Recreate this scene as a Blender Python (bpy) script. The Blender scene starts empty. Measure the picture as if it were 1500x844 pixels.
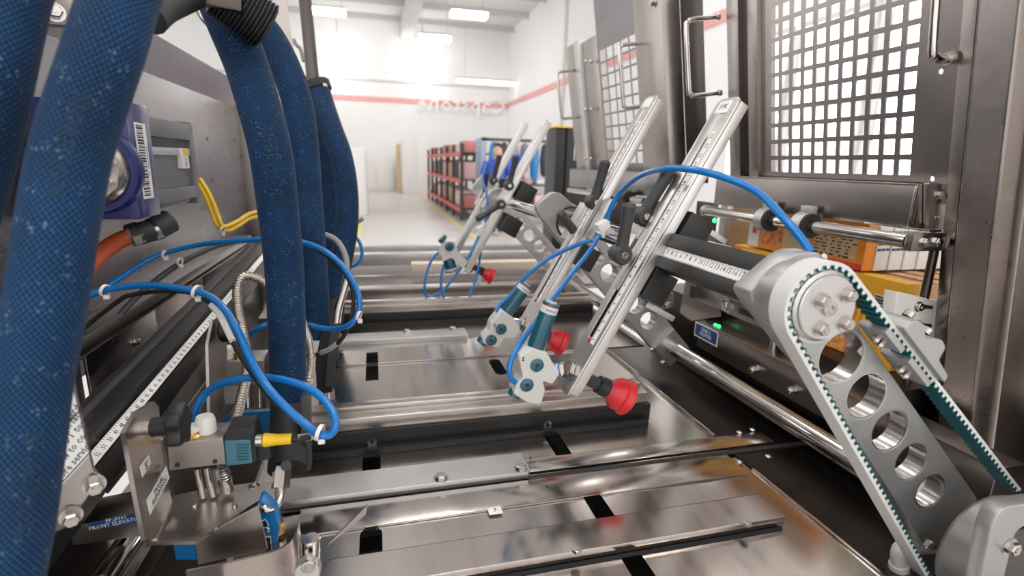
import bpy, bmesh, math, random
from mathutils import Vector as V, Matrix as Mx

random.seed(7)
PI = math.pi
scene = bpy.context.scene
col = scene.collection

# ------------------------------------------------------------------ camera
# world: X to the right across the machine, Y along the machine away from us, Z up, deck at Z = 0
FPX = 769.0
AX = V((0.96830798, 0.03317293, -0.2475464))
AY = V((-0.24846071, 0.2288776, -0.94121322))
AZ = V((0.02543503, 0.97288982, 0.22986617))
CAM = V((0.0, 0.0, 0.42))
cam = bpy.data.cameras.new('camera')
cam.sensor_width = 36.0
cam.lens = FPX / 1500 * 36
cam.clip_start = 0.02
cam.clip_end = 200
cam.dof.use_dof = True
cam.dof.focus_distance = 0.68
cam.dof.aperture_fstop = 4.8
cam_o = bpy.data.objects.new('camera', cam)
cam_o.matrix_world = Mx(((AX.x, AX.y, AX.z, CAM.x), (AY.x, AY.y, AY.z, CAM.y), (AZ.x, AZ.y, AZ.z, CAM.z), (0, 0, 0, 1)))
col.objects.link(cam_o)
scene.camera = cam_o

# ------------------------------------------------------------------ world and exposure
world = bpy.data.worlds.new('hall_light')
scene.world = world
world.use_nodes = True
bg = world.node_tree.nodes['Background']
bg.inputs[0].default_value = (1.0, 0.995, 0.985, 1)
bg.inputs[1].default_value = 1.0
scene.view_settings.view_transform = 'Standard'
scene.view_settings.look = 'None'
scene.view_settings.gamma = 1
scene.view_settings.use_curve_mapping = False
scene.view_settings.exposure = 0.85
LAMP = 12.0
BELL = 1.7

# ------------------------------------------------------------------ measuring
def ray(px, py):
    c = V((px - 750, 422 - py, -FPX))
    return V((AX.dot(c), AY.dot(c), AZ.dot(c)))
def at(px, py, x=None, y=None, z=None, d=None):
    r = ray(px, py)
    if x is not None: t = (x - CAM.x) / r.x
    elif y is not None: t = (y - CAM.y) / r.y
    elif z is not None: t = (z - CAM.z) / r.z
    else: t = d / FPX
    return CAM + r * t
def on_plane(px, py, p, n):
    r = ray(px, py)
    return CAM + r * ((p - CAM).dot(n) / r.dot(n))

# ------------------------------------------------------------------ materials
MATS = {}
def mat(name, color, metal=0.0, rough=0.5, coat=0.0, emit=None, alpha=None, trans=0.0, spec=0.5):
    m = bpy.data.materials.new(name); m.use_nodes = True
    b = m.node_tree.nodes['Principled BSDF']
    b.inputs['Base Color'].default_value = (*color, 1)
    b.inputs['Metallic'].default_value = metal
    b.inputs['Roughness'].default_value = rough
    b.inputs['Coat Weight'].default_value = coat
    b.inputs['Coat Roughness'].default_value = 0.08
    b.inputs['Specular IOR Level'].default_value = spec
    b.inputs['Transmission Weight'].default_value = trans
    if emit:
        b.inputs['Emission Color'].default_value = (*color, 1)
        b.inputs['Emission Strength'].default_value = emit
    MATS[name] = m
    return m
def nd(m, typ, **kw):
    n = m.node_tree.nodes.new(typ)
    for k, v in kw.items(): setattr(n, k, v)
    return n
def ln(m, a, b): m.node_tree.links.new(a, b)
def bsdf(m): return m.node_tree.nodes['Principled BSDF']
def grain(m, stretch=(4, 140, 140), rough=(0.2, 0.36), bump=0.02, tint=0.12, coords='Object', scale=1.0):
    """fine brushed grain: varies roughness and colour a little and adds fine relief"""
    tc = nd(m, 'ShaderNodeTexCoord'); mp = nd(m, 'ShaderNodeMapping')
    mp.inputs['Scale'].default_value = stretch
    ln(m, tc.outputs[coords], mp.inputs['Vector'])
    n = nd(m, 'ShaderNodeTexNoise'); n.inputs['Scale'].default_value = scale; n.inputs['Detail'].default_value = 5
    ln(m, mp.outputs['Vector'], n.inputs['Vector'])
    n2 = nd(m, 'ShaderNodeTexNoise'); n2.inputs['Scale'].default_value = 5; n2.inputs['Detail'].default_value = 3
    ln(m, tc.outputs[coords], n2.inputs['Vector'])
    ad = nd(m, 'ShaderNodeMath', operation='ADD'); ln(m, n.outputs['Fac'], ad.inputs[0]); ln(m, n2.outputs['Fac'], ad.inputs[1])
    r = nd(m, 'ShaderNodeMapRange'); r.inputs['From Min'].default_value = 0.7; r.inputs['From Max'].default_value = 1.3
    r.inputs['To Min'].default_value = rough[0]; r.inputs['To Max'].default_value = rough[1]
    ln(m, ad.outputs[0], r.inputs['Value']); ln(m, r.outputs[0], bsdf(m).inputs['Roughness'])
    base = bsdf(m).inputs['Base Color'].default_value[:]
    mx = nd(m, 'ShaderNodeMix', data_type='RGBA')
    mx.inputs[6].default_value = tuple(c * (1 - tint) for c in base[:3]) + (1,)
    mx.inputs[7].default_value = tuple(min(1, c * (1 + tint)) for c in base[:3]) + (1,)
    r2 = nd(m, 'ShaderNodeMapRange'); r2.inputs['From Min'].default_value = 0.75; r2.inputs['From Max'].default_value = 1.25
    ln(m, ad.outputs[0], r2.inputs['Value']); ln(m, r2.outputs[0], mx.inputs[0])
    ln(m, mx.outputs[2], bsdf(m).inputs['Base Color'])
    bp = nd(m, 'ShaderNodeBump'); bp.inputs['Strength'].default_value = bump; bp.inputs['Distance'].default_value = 0.002
    if bump: ln(m, n.outputs['Fac'], bp.inputs['Height']); ln(m, bp.outputs[0], bsdf(m).inputs['Normal'])
    return m

STEEL = grain(mat('brushed_steel', (0.40, 0.36, 0.34), 1.0, 0.3), (2, 60, 60), (0.27, 0.33), 0.0, 0.015)
DECK = grain(mat('deck_steel', (0.52, 0.475, 0.445), 1.0, 0.2), (60, 3, 60), (0.12, 0.22), 0.004, 0.04)
LSTEEL = grain(mat('light_brushed_steel', (0.52, 0.475, 0.445), 1.0, 0.3), (2, 60, 60), (0.26, 0.34), 0.0, 0.02)
STEELY = grain(mat('brushed_steel_along', (0.36, 0.325, 0.305), 1.0, 0.3), (60, 2, 60), (0.27, 0.33), 0.0, 0.015)
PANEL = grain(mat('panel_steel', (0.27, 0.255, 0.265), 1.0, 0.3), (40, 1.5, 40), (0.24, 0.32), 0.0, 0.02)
POLISH = mat('polished_steel', (0.58, 0.545, 0.515), 1.0, 0.13)
BOLT = mat('bolt_steel', (0.52, 0.485, 0.455), 1.0, 0.22)
ALU = grain(mat('satin_aluminium', (0.43, 0.425, 0.42), 0.75, 0.42), (40, 40, 40), (0.36, 0.5), 0.01, 0.04)
BARE = grain(mat('bare_aluminium', (0.56, 0.55, 0.54), 0.85, 0.35), (40, 40, 40), (0.3, 0.44), 0.01, 0.04)
TURNED = mat('turned_aluminium', (0.6, 0.58, 0.56), 1.0, 0.24)
BLACK = mat('black_plastic', (0.014, 0.014, 0.015), 0, 0.42)
ANOD = mat('black_anodised', (0.022, 0.021, 0.021), 0.3, 0.38)
RUBBER = mat('black_rubber', (0.012, 0.012, 0.013), 0, 0.6)
CHAR = mat('charcoal_plastic', (0.045, 0.045, 0.048), 0, 0.5)
WHITE = mat('white_plastic', (0.80, 0.78, 0.74), 0, 0.4)
LABEL = mat('white_label', (0.82, 0.81, 0.79), 0, 0.45)
INK = mat('black_ink', (0.02, 0.02, 0.022), 0, 0.6)
TEAL = mat('teal_plastic', (0.004, 0.085, 0.13), 0, 0.22, 0.5)
TEALG = mat('belt_teal', (0.0, 0.075, 0.085), 0, 0.5)
BELTW = mat('belt_white', (0.62, 0.615, 0.60), 0, 0.45)
RED = mat('red_silicone', (0.62, 0.014, 0.018), 0, 0.32)
TUBEB = mat('blue_polyurethane', (0.0, 0.16, 0.50), 0, 0.22, 0.25)
NAVY = mat('navy_paint', (0.005, 0.012, 0.13), 0, 0.3, 0.3)
MIDB = mat('blue_paint', (0.0, 0.11, 0.30), 0, 0.35)
BRIGHTB = mat('bright_blue_paint', (0.0, 0.16, 0.46), 0, 0.35)
YELLOW = mat('yellow_plastic', (0.85, 0.53, 0.01), 0, 0.38)
ORANGE = mat('orange_cable', (0.62, 0.11, 0.03), 0, 0.42)
BRASS = mat('brass', (0.72, 0.47, 0.16), 1.0, 0.25)
GREYP = mat('grey_paint', (0.16, 0.16, 0.165), 0.2, 0.42)
GREYC = mat('grey_cable', (0.33, 0.31, 0.28), 0, 0.45)
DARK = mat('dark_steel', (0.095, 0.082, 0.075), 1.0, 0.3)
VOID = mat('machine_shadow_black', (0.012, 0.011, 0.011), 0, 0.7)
BLUEL = mat('blue_label', (0.012, 0.06, 0.22), 0, 0.4)
GREENL = mat('green_indicator', (0.02, 0.85, 0.15), 0, 0.4, emit=3.0)
FLEXM = mat('flex_conduit', (0.52, 0.47, 0.42), 1.0, 0.33)
VIOLET = mat('violet_plastic', (0.12, 0.09, 0.42), 0, 0.35)
CARD = grain(mat('brown_cardboard', (0.50, 0.29, 0.15), 0, 0.8), (10, 10, 260), (0.75, 0.85), 0.1, 0.14)

def hose_material():
    m = mat('blue_hose_braid', (0.02, 0.08, 0.22), 0, 0.7, spec=0.2)
    tc = nd(m, 'ShaderNodeTexCoord')
    def wave(rot, sc):
        mp = nd(m, 'ShaderNodeMapping'); mp.inputs['Rotation'].default_value = (0, 0, rot)
        ln(m, tc.outputs['UV'], mp.inputs['Vector'])
        w = nd(m, 'ShaderNodeTexWave'); w.inputs['Scale'].default_value = sc; w.inputs['Distortion'].default_value = 0.3
        ln(m, mp.outputs['Vector'], w.inputs['Vector']); return w
    a = wave(math.radians(38), 120); b = wave(math.radians(-38), 120)
    mn = nd(m, 'ShaderNodeMath', operation='MULTIPLY'); ln(m, a.outputs['Fac'], mn.inputs[0]); ln(m, b.outputs['Fac'], mn.inputs[1])
    n = nd(m, 'ShaderNodeTexNoise'); n.inputs['Scale'].default_value = 70; n.inputs['Detail'].default_value = 4
    ln(m, tc.outputs['UV'], n.inputs['Vector'])
    vo = nd(m, 'ShaderNodeTexVoronoi'); vo.inputs['Scale'].default_value = 330; ln(m, tc.outputs['UV'], vo.inputs['Vector'])
    r1 = nd(m, 'ShaderNodeValToRGB'); r1.color_ramp.elements[0].color = (0.0012, 0.012, 0.042, 1); r1.color_ramp.elements[1].color = (0.011, 0.070, 0.175, 1)
    r1.color_ramp.elements[0].position = 0.05; r1.color_ramp.elements[1].position = 0.75
    ln(m, mn.outputs[0], r1.inputs[0])
    r2 = nd(m, 'ShaderNodeValToRGB'); r2.color_ramp.elements[0].color = (1, 1, 1, 1); r2.color_ramp.elements[1].color = (0, 0, 0, 1)
    r2.color_ramp.elements[0].position = 0.10; r2.color_ramp.elements[1].position = 0.34
    ln(m, vo.outputs['Distance'], r2.inputs[0])
    r3 = nd(m, 'ShaderNodeMapRange'); r3.inputs['From Min'].default_value = 0.5; r3.inputs['From Max'].default_value = 0.68; ln(m, n.outputs['Fac'], r3.inputs['Value'])
    f = nd(m, 'ShaderNodeMath', operation='MULTIPLY'); ln(m, r2.outputs[0], f.inputs[0]); ln(m, r3.outputs[0], f.inputs[1])
    mx = nd(m, 'ShaderNodeMix', data_type='RGBA'); mx.inputs[7].default_value = (0.16, 0.26, 0.36, 1)
    ln(m, f.outputs[0], mx.inputs[0]); ln(m, r1.outputs[0], mx.inputs[6])
    n2 = nd(m, 'ShaderNodeTexNoise'); n2.inputs['Scale'].default_value = 14; ln(m, tc.outputs['UV'], n2.inputs['Vector'])
    mx2 = nd(m, 'ShaderNodeMix', data_type='RGBA', blend_type='MULTIPLY'); mx2.inputs[0].default_value = 0.6
    ln(m, mx.outputs[2], mx2.inputs[6])
    r4 = nd(m, 'ShaderNodeMapRange'); r4.inputs['From Min'].default_value = 0.3; r4.inputs['From Max'].default_value = 0.7; r4.inputs['To Min'].default_value = 0.6; r4.inputs['To Max'].default_value = 1.5
    ln(m, n2.outputs['Fac'], r4.inputs['Value']); ln(m, r4.outputs[0], mx2.inputs[7])
    ln(m, mx2.outputs[2], bsdf(m).inputs['Base Color'])
    bp = nd(m, 'ShaderNodeBump'); bp.inputs['Strength'].default_value = 0.35; bp.inputs['Distance'].default_value = 0.001
    ln(m, mn.outputs[0], bp.inputs['Height']); ln(m, bp.outputs[0], bsdf(m).inputs['Normal'])
    bsdf(m).inputs['Sheen Weight'].default_value = 0.05
    return m
HOSE = hose_material()
HOSEINK = mat('faded_white_ink', (0.030, 0.070, 0.125), 0, 0.7)

# ------------------------------------------------------------------ mesh builder
def basis(axis):
    a = axis.normalized()
    h = V((0, 0, 1)) if abs(a.z) < 0.9 else V((0, 1, 0))
    u = h.cross(a).normalized(); w = a.cross(u).normalized()
    return u, w, a
def frame(o, x, y):
    x = x.normalized(); y = (y - x * x.dot(y)).normalized(); z = x.cross(y)
    return Mx(((x.x, y.x, z.x, o.x), (x.y, y.y, z.y, o.y), (x.z, y.z, z.z, o.z), (0, 0, 0, 1)))
def smooth(pts, n=8):
    pts = [V(p) for p in pts]
    if len(pts) < 3: return pts
    P = [pts[0] * 2 - pts[1]] + pts + [pts[-1] * 2 - pts[-2]]
    out = []
    for i in range(1, len(P) - 2):
        a, b, c, d = P[i - 1:i + 3]
        for k in range(n):
            t = k / n
            out.append(0.5 * ((2 * b) + (c - a) * t + (2 * a - 5 * b + 4 * c - d) * t * t + (3 * b - a - 3 * c + d) * t ** 3))
    out.append(pts[-1])
    return out
def circ(cx, cy, r, n=28): return [(cx + r * math.cos(2 * PI * i / n), cy + r * math.sin(2 * PI * i / n)) for i in range(n)]
def slot(x0, y0, x1, y1, r, n=8):
    a = math.atan2(y1 - y0, x1 - x0); out = []
    for i in range(n + 1): t = a - PI / 2 + PI * i / n; out.append((x1 + r * math.cos(t), y1 + r * math.sin(t)))
    for i in range(n + 1): t = a + PI / 2 + PI * i / n; out.append((x0 + r * math.cos(t), y0 + r * math.sin(t)))
    return out
def rrect(x0, y0, x1, y1, r, n=4):
    out = []
    for cx, cy, a0 in ((x1 - r, y0 + r, -PI / 2), (x1 - r, y1 - r, 0), (x0 + r, y1 - r, PI / 2), (x0 + r, y0 + r, PI)):
        for i in range(n + 1): t = a0 + PI / 2 * i / n; out.append((cx + r * math.cos(t), cy + r * math.sin(t)))
    return out
def rounded(poly, r, n=4):
    out = []; N = len(poly)
    for i in range(N):
        p0, p, p1 = V((*poly[i - 1], 0)), V((*poly[i], 0)), V((*poly[(i + 1) % N], 0))
        rr = r[i] if isinstance(r, (list, tuple)) else r
        d0, d1 = (p0 - p), (p1 - p)
        k = min(rr, d0.length * 0.48, d1.length * 0.48)
        a, b = p + d0.normalized() * k, p + d1.normalized() * k
        if k < 1e-6: out.append((p.x, p.y)); continue
        for j in range(n + 1):
            t = j / n; q = a * (1 - t) ** 2 + p * 2 * t * (1 - t) + b * t * t
            out.append((q.x, q.y))
    return out
def curve_mesh(outer, holes, th, bev=0.0):
    c = bpy.data.curves.new('tmp', 'CURVE'); c.dimensions = '2D'; c.fill_mode = 'BOTH'
    c.extrude = max(th / 2 - bev, 1e-5); c.bevel_depth = bev; c.bevel_resolution = 1; c.offset = -bev
    for loop in [outer] + list(holes):
        s = c.splines.new('POLY'); s.points.add(len(loop) - 1); s.use_cyclic_u = True
        for p, q in zip(s.points, loop): p.co = (q[0], q[1], 0, 1)
    o = bpy.data.objects.new('tmp', c)
    me = bpy.data.meshes.new_from_object(o)
    bpy.data.objects.remove(o); bpy.data.curves.remove(c)
    return me
def text_mesh(s, size, align='CENTER', extrude=0.0001, space=1.0, offset=0.0):
    c = bpy.data.curves.new('tmp', 'FONT'); c.body = s; c.size = size; c.align_x = align; c.align_y = 'CENTER'
    c.extrude = extrude; c.resolution_u = 1; c.space_line = space; c.offset = offset
    o = bpy.data.objects.new('tmp', c)
    me = bpy.data.meshes.new_from_object(o)
    bpy.data.objects.remove(o); bpy.data.curves.remove(c)
    return me

class MB:
    def __init__(s):
        s.bm = bmesh.new(); s.uv = s.bm.loops.layers.uv.new('UVMap'); s.flat = s.bm.faces.layers.int.new('flat_face'); s.sharp = 32
    def _add(s, verts, faces):
        vs = [s.bm.verts.new(v) for v in verts]
        out = []
        for f in faces:
            try: out.append(s.bm.faces.new([vs[i] for i in f]))
            except ValueError: pass
        return vs, out
    def box(s, c, size, R=None, bev=0.0, seg=2):
        c = V(c); h = V(size) / 2
        pts = [V((sx * h.x, sy * h.y, sz * h.z)) for sx in (-1, 1) for sy in (-1, 1) for sz in (-1, 1)]
        if R is not None: pts = [R.to_3x3() @ p for p in pts]
        vs, fs = s._add([c + p for p in pts], [(0, 1, 3, 2), (4, 6, 7, 5), (0, 4, 5, 1), (2, 3, 7, 6), (0, 2, 6, 4), (1, 5, 7, 3)])
        if bev > 0:
            es = list({e for f in fs for e in f.edges})
            n0 = len(s.bm.faces) - 6
            bmesh.ops.bevel(s.bm, geom=es, offset=bev, segments=seg, affect='EDGES', profile=0.6)
            s.bm.faces.ensure_lookup_table(); s.bm.normal_update()
            ax = [V((1, 0, 0)), V((0, 1, 0)), V((0, 0, 1))]
            if R is not None: ax = [(R.to_3x3() @ a) for a in ax]
            for f in s.bm.faces[max(n0 - 6, 0):]:
                if any(abs(f.normal.dot(a)) > 0.9995 for a in ax): f[s.flat] = 1
        return s
    def span(s, p0, p1, bev=0.0):
        p0, p1 = V(p0), V(p1)
        return s.box((p0 + p1) / 2, [abs(a) for a in (p1 - p0)], None, bev)
    def lathe(s, o, axis, prof, seg=24, close=True):
        o = V(o); u, w, a = basis(V(axis)); rings = []
        for t, r in prof:
            if r < 1e-7: rings.append([s.bm.verts.new(o + a * t)])
            else: rings.append([s.bm.verts.new(o + a * t + (u * math.cos(2 * PI * i / seg) + w * math.sin(2 * PI * i / seg)) * r) for i in range(seg)])
        for A, B in zip(rings, rings[1:]):
            for i in range(seg):
                j = (i + 1) % seg
                try:
                    if len(A) == 1 and len(B) == 1: continue
                    if len(A) == 1: s.bm.faces.new((A[0], B[j], B[i]))
                    elif len(B) == 1: s.bm.faces.new((A[i], A[j], B[0]))
                    else: s.bm.faces.new((A[i], A[j], B[j], B[i]))
                except ValueError: pass
        if close:
            for R_, fl in ((rings[0], True), (rings[-1], False)):
                if len(R_) > 2: s.bm.faces.new(list(reversed(R_)) if fl else R_)
        return s
    def cyl(s, p0, p1, r, r2=None, seg=24, bev=0.0):
        p0, p1 = V(p0), V(p1); L = (p1 - p0).length; r2 = r if r2 is None else r2
        if bev > 0: prof = [(0, r - bev), (bev, r), (L - bev, r2), (L, r2 - bev)]
        else: prof = [(0, r), (L, r2)]
        return s.lathe(p0, p1 - p0, prof, seg)
    def ring(s, o, axis, r0, r1, h, seg=28):
        o = V(o); return s.lathe(o, axis, [(0, r0), (0, r1), (h, r1), (h, r0), (0, r0)], seg, close=False)
    def tube(s, pts, r, seg=14, cap=True, n=8, sm=True):
        P = smooth(pts, n) if sm else [V(p) for p in pts]
        N = len(P)
        def rad(i):
            if callable(r): return r(i / (N - 1))
            return r
        T = [(P[min(i + 1, N - 1)] - P[max(i - 1, 0)]).normalized() for i in range(N)]
        u = basis(T[0])[0]; rings = []; L = 0
        for i in range(N):
            u = (u - T[i] * u.dot(T[i])).normalized(); w = T[i].cross(u)
            if i: L += (P[i] - P[i - 1]).length
            rings.append(([s.bm.verts.new(P[i] + (u * math.cos(2 * PI * k / seg) + w * math.sin(2 * PI * k / seg)) * rad(i)) for k in range(seg)], L, rad(i)))
        for (A, la, ra), (B, lb, rb) in zip(rings, rings[1:]):
            rm = 0.5 * (ra + rb) if False else rings[0][2]
            for k in range(seg):
                j = (k + 1) % seg
                f = s.bm.faces.new((A[k], A[j], B[j], B[k]))
                for lo, (uu, vv) in zip(f.loops, ((k, la), (k + 1, la), (k + 1, lb), (k, lb))): lo[s.uv].uv = (uu / seg * 2 * PI * rm, vv)
        if cap:
            s.bm.faces.new(list(reversed(rings[0][0]))); s.bm.faces.new(rings[-1][0])
        return s
    def mesh(s, me, M=None, caps=False):
        if M is not None: me.transform(M)
        n0 = len(s.bm.faces)
        s.bm.from_mesh(me); bpy.data.meshes.remove(me)
        if caps:
            s.bm.faces.ensure_lookup_table()
            for f in s.bm.faces[n0:]:
                if not f.smooth: f[s.flat] = 1
        return s
    def plate(s, outer, M, th, holes=(), bev=0.0):
        """outline in the local xy plane of M, thickness from local z = 0 to z = th"""
        me = curve_mesh(outer, holes, th, bev); me.transform(Mx.Translation((0, 0, th / 2)))
        for p in me.polygons: p.use_smooth = abs(p.normal.z) < 0.999
        return s.mesh(me, M, True)
    def poly(s, pts, off):
        """prism: outline of 3D points swept by a vector"""
        pts = [V(p) for p in pts]; off = V(off); n = len(pts)
        vs, _ = s._add(pts + [p + off for p in pts], [])
        s.bm.faces.new(vs[:n]); s.bm.faces.new(list(reversed(vs[n:])))
        for i in range(n):
            j = (i + 1) % n; s.bm.faces.new((vs[j], vs[i], vs[n + i], vs[n + j]))
        return s
    def text(s, t, size, M, align='CENTER', extrude=0.0001, space=1.0, offset=0.0):
        return s.mesh(text_mesh(t, size, align, extrude, space, offset), M)
    def hexnut(s, o, axis, r, h, washer=True, hole=True):
        o = V(o); a = V(axis).normalized()
        z = 0
        if washer: s.lathe(o, a, [(0, r * 1.35), (h * 0.18, r * 1.35)], 20); z = h * 0.18
        s.lathe(o, a, [(z, r), (h * 0.88, r), (h, r * 0.84)], 6)
        if hole: s.lathe(o, a, [(h, r * 0.42), (h * 1.12, r * 0.42)], 12)
        return s
    def socket(s, o, axis, r, h, washer=0.0):
        o = V(o); a = V(axis).normalized(); z = 0
        if washer: s.lathe(o, a, [(0, r * washer), (h * 0.2, r * washer)], 20); z = h * 0.2
        s.lathe(o, a, [(z, r), (h * 0.9, r), (h, r * 0.9), (h, r * 0.5), (h * 0.55, r * 0.5), (h * 0.55, 0)], 20, close=False)
        return s
    def pan(s, o, axis, r, h):
        s.lathe(V(o), V(axis), [(0, r), (h * 0.4, r * 0.95), (h * 0.85, r * 0.65), (h, r * 0.3), (h, 0)], 16); return s

def obj(name, mb, m, parent=None, base=None, sharp=None):
    """one mesh object; its vertices are given in world coordinates"""
    me = bpy.data.meshes.new(name)
    bm = mb.bm
    bmesh.ops.recalc_face_normals(bm, faces=bm.faces)
    root = parent
    while root is not None and root.parent is not None: root = root.parent
    if root is None:
        if base is None:
            lo = [min(v.co[i] for v in bm.verts) for i in range(3)]; hi = [max(v.co[i] for v in bm.verts) for i in range(3)]
            base = V(((lo[0] + hi[0]) / 2, (lo[1] + hi[1]) / 2, lo[2]))
        off = V(base)
    else: off = root.location
    for v in bm.verts: v.co -= off
    for f in bm.faces: f.smooth = not f[mb.flat]
    bm.to_mesh(me); bm.free()
    me.set_sharp_from_angle(angle=math.radians(mb.sharp if sharp is None else sharp))
    me.materials.append(m)
    o = bpy.data.objects.new(name, me); col.objects.link(o)
    if parent is None: o.location = off
    else: o.parent = parent
    return o
def tag(o, label=None, cat=None, group=None, kind=None):
    if label: o['label'] = label
    if cat: o['category'] = cat
    if group: o['group'] = group
    if kind: o['kind'] = kind
    return o
def thing(name, label, cat, base, group=None):
    o = bpy.data.objects.new(name, None); o.empty_display_size = 0.02; o.location = V(base); col.objects.link(o)
    return tag(o, label, cat, group)
def struct(name, mb, m, parent=None):
    o = obj(name, mb, m, parent)
    if parent is None: o['kind'] = 'structure'
    return o
EX, EY, EZ = V((1, 0, 0)), V((0, 1, 0)), V((0, 0, 1))
def yplate(mb, pix, y, th, holes=(), rad=0.0, bev=0.001):
    """plate standing across the machine (normal along Y): outline measured at Y = y, growing away from us"""
    pts = [at(px, py, y=y) for px, py in pix]
    loop = [(p.x, p.z) for p in pts]
    if rad: loop = rounded(loop, rad)
    M = Mx(((1, 0, 0, 0), (0, 0, 1, y), (0, 1, 0, 0), (0, 0, 0, 1)))
    return mb.plate(loop, M, th, holes, bev)
MY = lambda y: Mx(((1, 0, 0, 0), (0, 0, 1, y), (0, 1, 0, 0), (0, 0, 0, 1)))   # local (x, y, z) -> world (X, Z, Y)

# ================================================================== THE HALL
FL, CE, YB, XR = -0.9, 6.5, 26.0, 6.42
WALL = mat('white_wall', (0.88, 0.875, 0.87), 0, 0.7)
CEIL = mat('ceiling_white', (0.74, 0.73, 0.72), 0, 0.8)
JOIST = mat('joist_white', (0.6, 0.59, 0.58), 0, 0.6)
STRIPE = mat('red_stripe', (0.80, 0.40, 0.38), 0, 0.6)
YLINE = mat('yellow_floor_tape', (0.80, 0.66, 0.18), 0, 0.6)
LAMPM = mat('lamp_diffuser', (1.0, 0.98, 0.955), 0, 0.5, emit=LAMP)
BELLM = mat('bell_lamp_glow', (1.0, 0.98, 0.955), 0, 0.5, emit=BELL)
FLOORM = grain(mat('polished_concrete', (0.60, 0.575, 0.56), 0, 0.35), (1, 1, 1), (0.28, 0.45), 0.01, 0.06)
struct('floor', MB().span((-16, -8, FL - 0.1), (XR, YB, FL)), FLOORM)
struct('ceiling', MB().span((-16, -8, CE), (XR, YB, CE + 0.1)), CEIL)
struct('wall_back', MB().span((-16, YB, FL), (XR + 0.2, YB + 0.2, CE)), WALL)
struct('wall_right', MB().span((XR, -8, FL), (XR + 0.2, YB, CE)), WALL)
struct('trim_1', MB().span((-16, YB - 0.03, 3.02), (XR, YB, 3.24)), STRIPE)
struct('trim_2', MB().span((XR - 0.03, 2, 3.10), (XR, YB, 3.32)), STRIPE)
struct('trim_3', MB().span((-16, YB - 0.04, 3.9), (XR, YB, 3.98)), JOIST)
struct('trim_4', MB().span((XR - 0.05, 18.0, FL), (XR, 18.2, CE)), JOIST)
for k, (x0, x1, y0, y1) in enumerate(((1.70, 1.78, 4, 24), (-0.34, -0.27, 4, 24))):
    struct('trim_%d' % (5 + k), MB().span((x0, y0, FL), (x1, y1, FL + 0.004)), YLINE)
DAY = mat('daylight_pane', (0.93, 0.96, 1.0), 0, 0.4, emit=4.0)
for k in range(3):
    y0 = 4.5 + k * 1.5
    w = struct('window_%d' % (k + 1), MB().span((XR - 0.06, y0, 0.15), (XR - 0.001, y0 + 1.3, 2.6)), JOIST)
    for i in range(2):
        for j in range(2):
            obj('pane', MB().span((XR - 0.075, y0 + 0.06 + i * 0.61, 0.21 + j * 1.18), (XR - 0.06, y0 + 0.63 + i * 0.61, 1.33 + j * 1.18)), DAY, w)
# ceiling joists and the duct running across
for k in range(9):
    y = 6 + k * 2.4
    struct('trim_%d' % (7 + k), MB().span((-16, y, CE - 0.22), (XR, y + 0.09, CE)), JOIST)
tag(obj('roof_girder', MB().span((1.35, 4, CE - 0.75), (1.85, 25.9, CE - 0.22)), JOIST), 'long white roof girder running away under the ceiling', 'girder')

def hall_lamp(name, c, size, label, group, hang=True, m=None):
    t = thing(name, label, 'lamp', c, group)
    obj('diffuser', MB().box(c, size, None, 0.02), m or LAMPM, t)
    obj('housing', MB().box(V(c) + V((0, 0, size[2] / 2 + 0.04)), (size[0] * 1.03, size[1] * 1.03, 0.08), None, 0.015), JOIST, t)
    if hang:
        for s in (-1, 1):
            p = V(c) + V((s * size[0] * 0.4, 0, size[2] / 2 + 0.08)); obj('hanger', MB().cyl(p, (p.x, p.y, CE), 0.012, seg=8), JOIST, t)
    return t
for (px, py, y, w, lab) in ((478, 17, 21, 1.25, 'ceiling lamp at the top, just right of the dark upright post'),
                            (687, 22, 20, 1.25, 'ceiling lamp nearest the right wall, beside the roof girder'),
                            (637, 57, 19.5, 1.05, 'smaller ceiling lamp hanging low between the girder and right wall')):
    c = at(px, py, y=y); c.z = min(c.z, CE - 0.3)
    hall_lamp('ceiling_lamp', c, (w, 0.5, 0.14), 'bright white rectangular ' + lab, 'high bay lamps')
for (px, py, lab) in ((495, 82, 'glowing bell lamp by the back wall, left of the girder'), (620, 87, 'glowing bell lamp by the back wall, right of the girder')):
    c = at(px, py, y=25.2)
    t = thing('bell_lamp', lab, 'lamp', c, 'bell lamps')
    obj('shade', MB().lathe(c, EZ, [(-0.45, 0.8), (0.05, 0.72), (0.3, 0.4), (0.38, 0.1)], 24), BELLM, t)
    obj('hanger', MB().cyl(c + EZ * 0.38, (c.x, c.y, CE), 0.02, seg=8), JOIST, t)
c = at(732, 122, y=24.5)
hall_lamp('strip_lamp', c, (3.9, 0.12, 0.16), 'long thin strip lamp above the wall lettering', None, m=BELLM)
# the rest of the hall's high bay lamps, out of the photograph's view but part of the same grid
for x in (-9, -4.5, 0, 4.5):
    for y in (-5, 0, 5, 10):
        if (x, y) in ((0, 10),): continue
        hall_lamp('ceiling_lamp', V((x, y, CE - 0.35)), (1.25, 0.5, 0.14), 'white high bay lamp overhead, %s, %s' % ({-5: 'row behind the camera', 0: 'row above the camera', 5: 'row over the machine end', 10: 'row before the racks'}[y], {-9: 'farthest left', -4.5: 'second from the left', 0: 'third from the left', 4.5: 'by the right wall'}[x]), 'high bay lamps', True)
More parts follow.
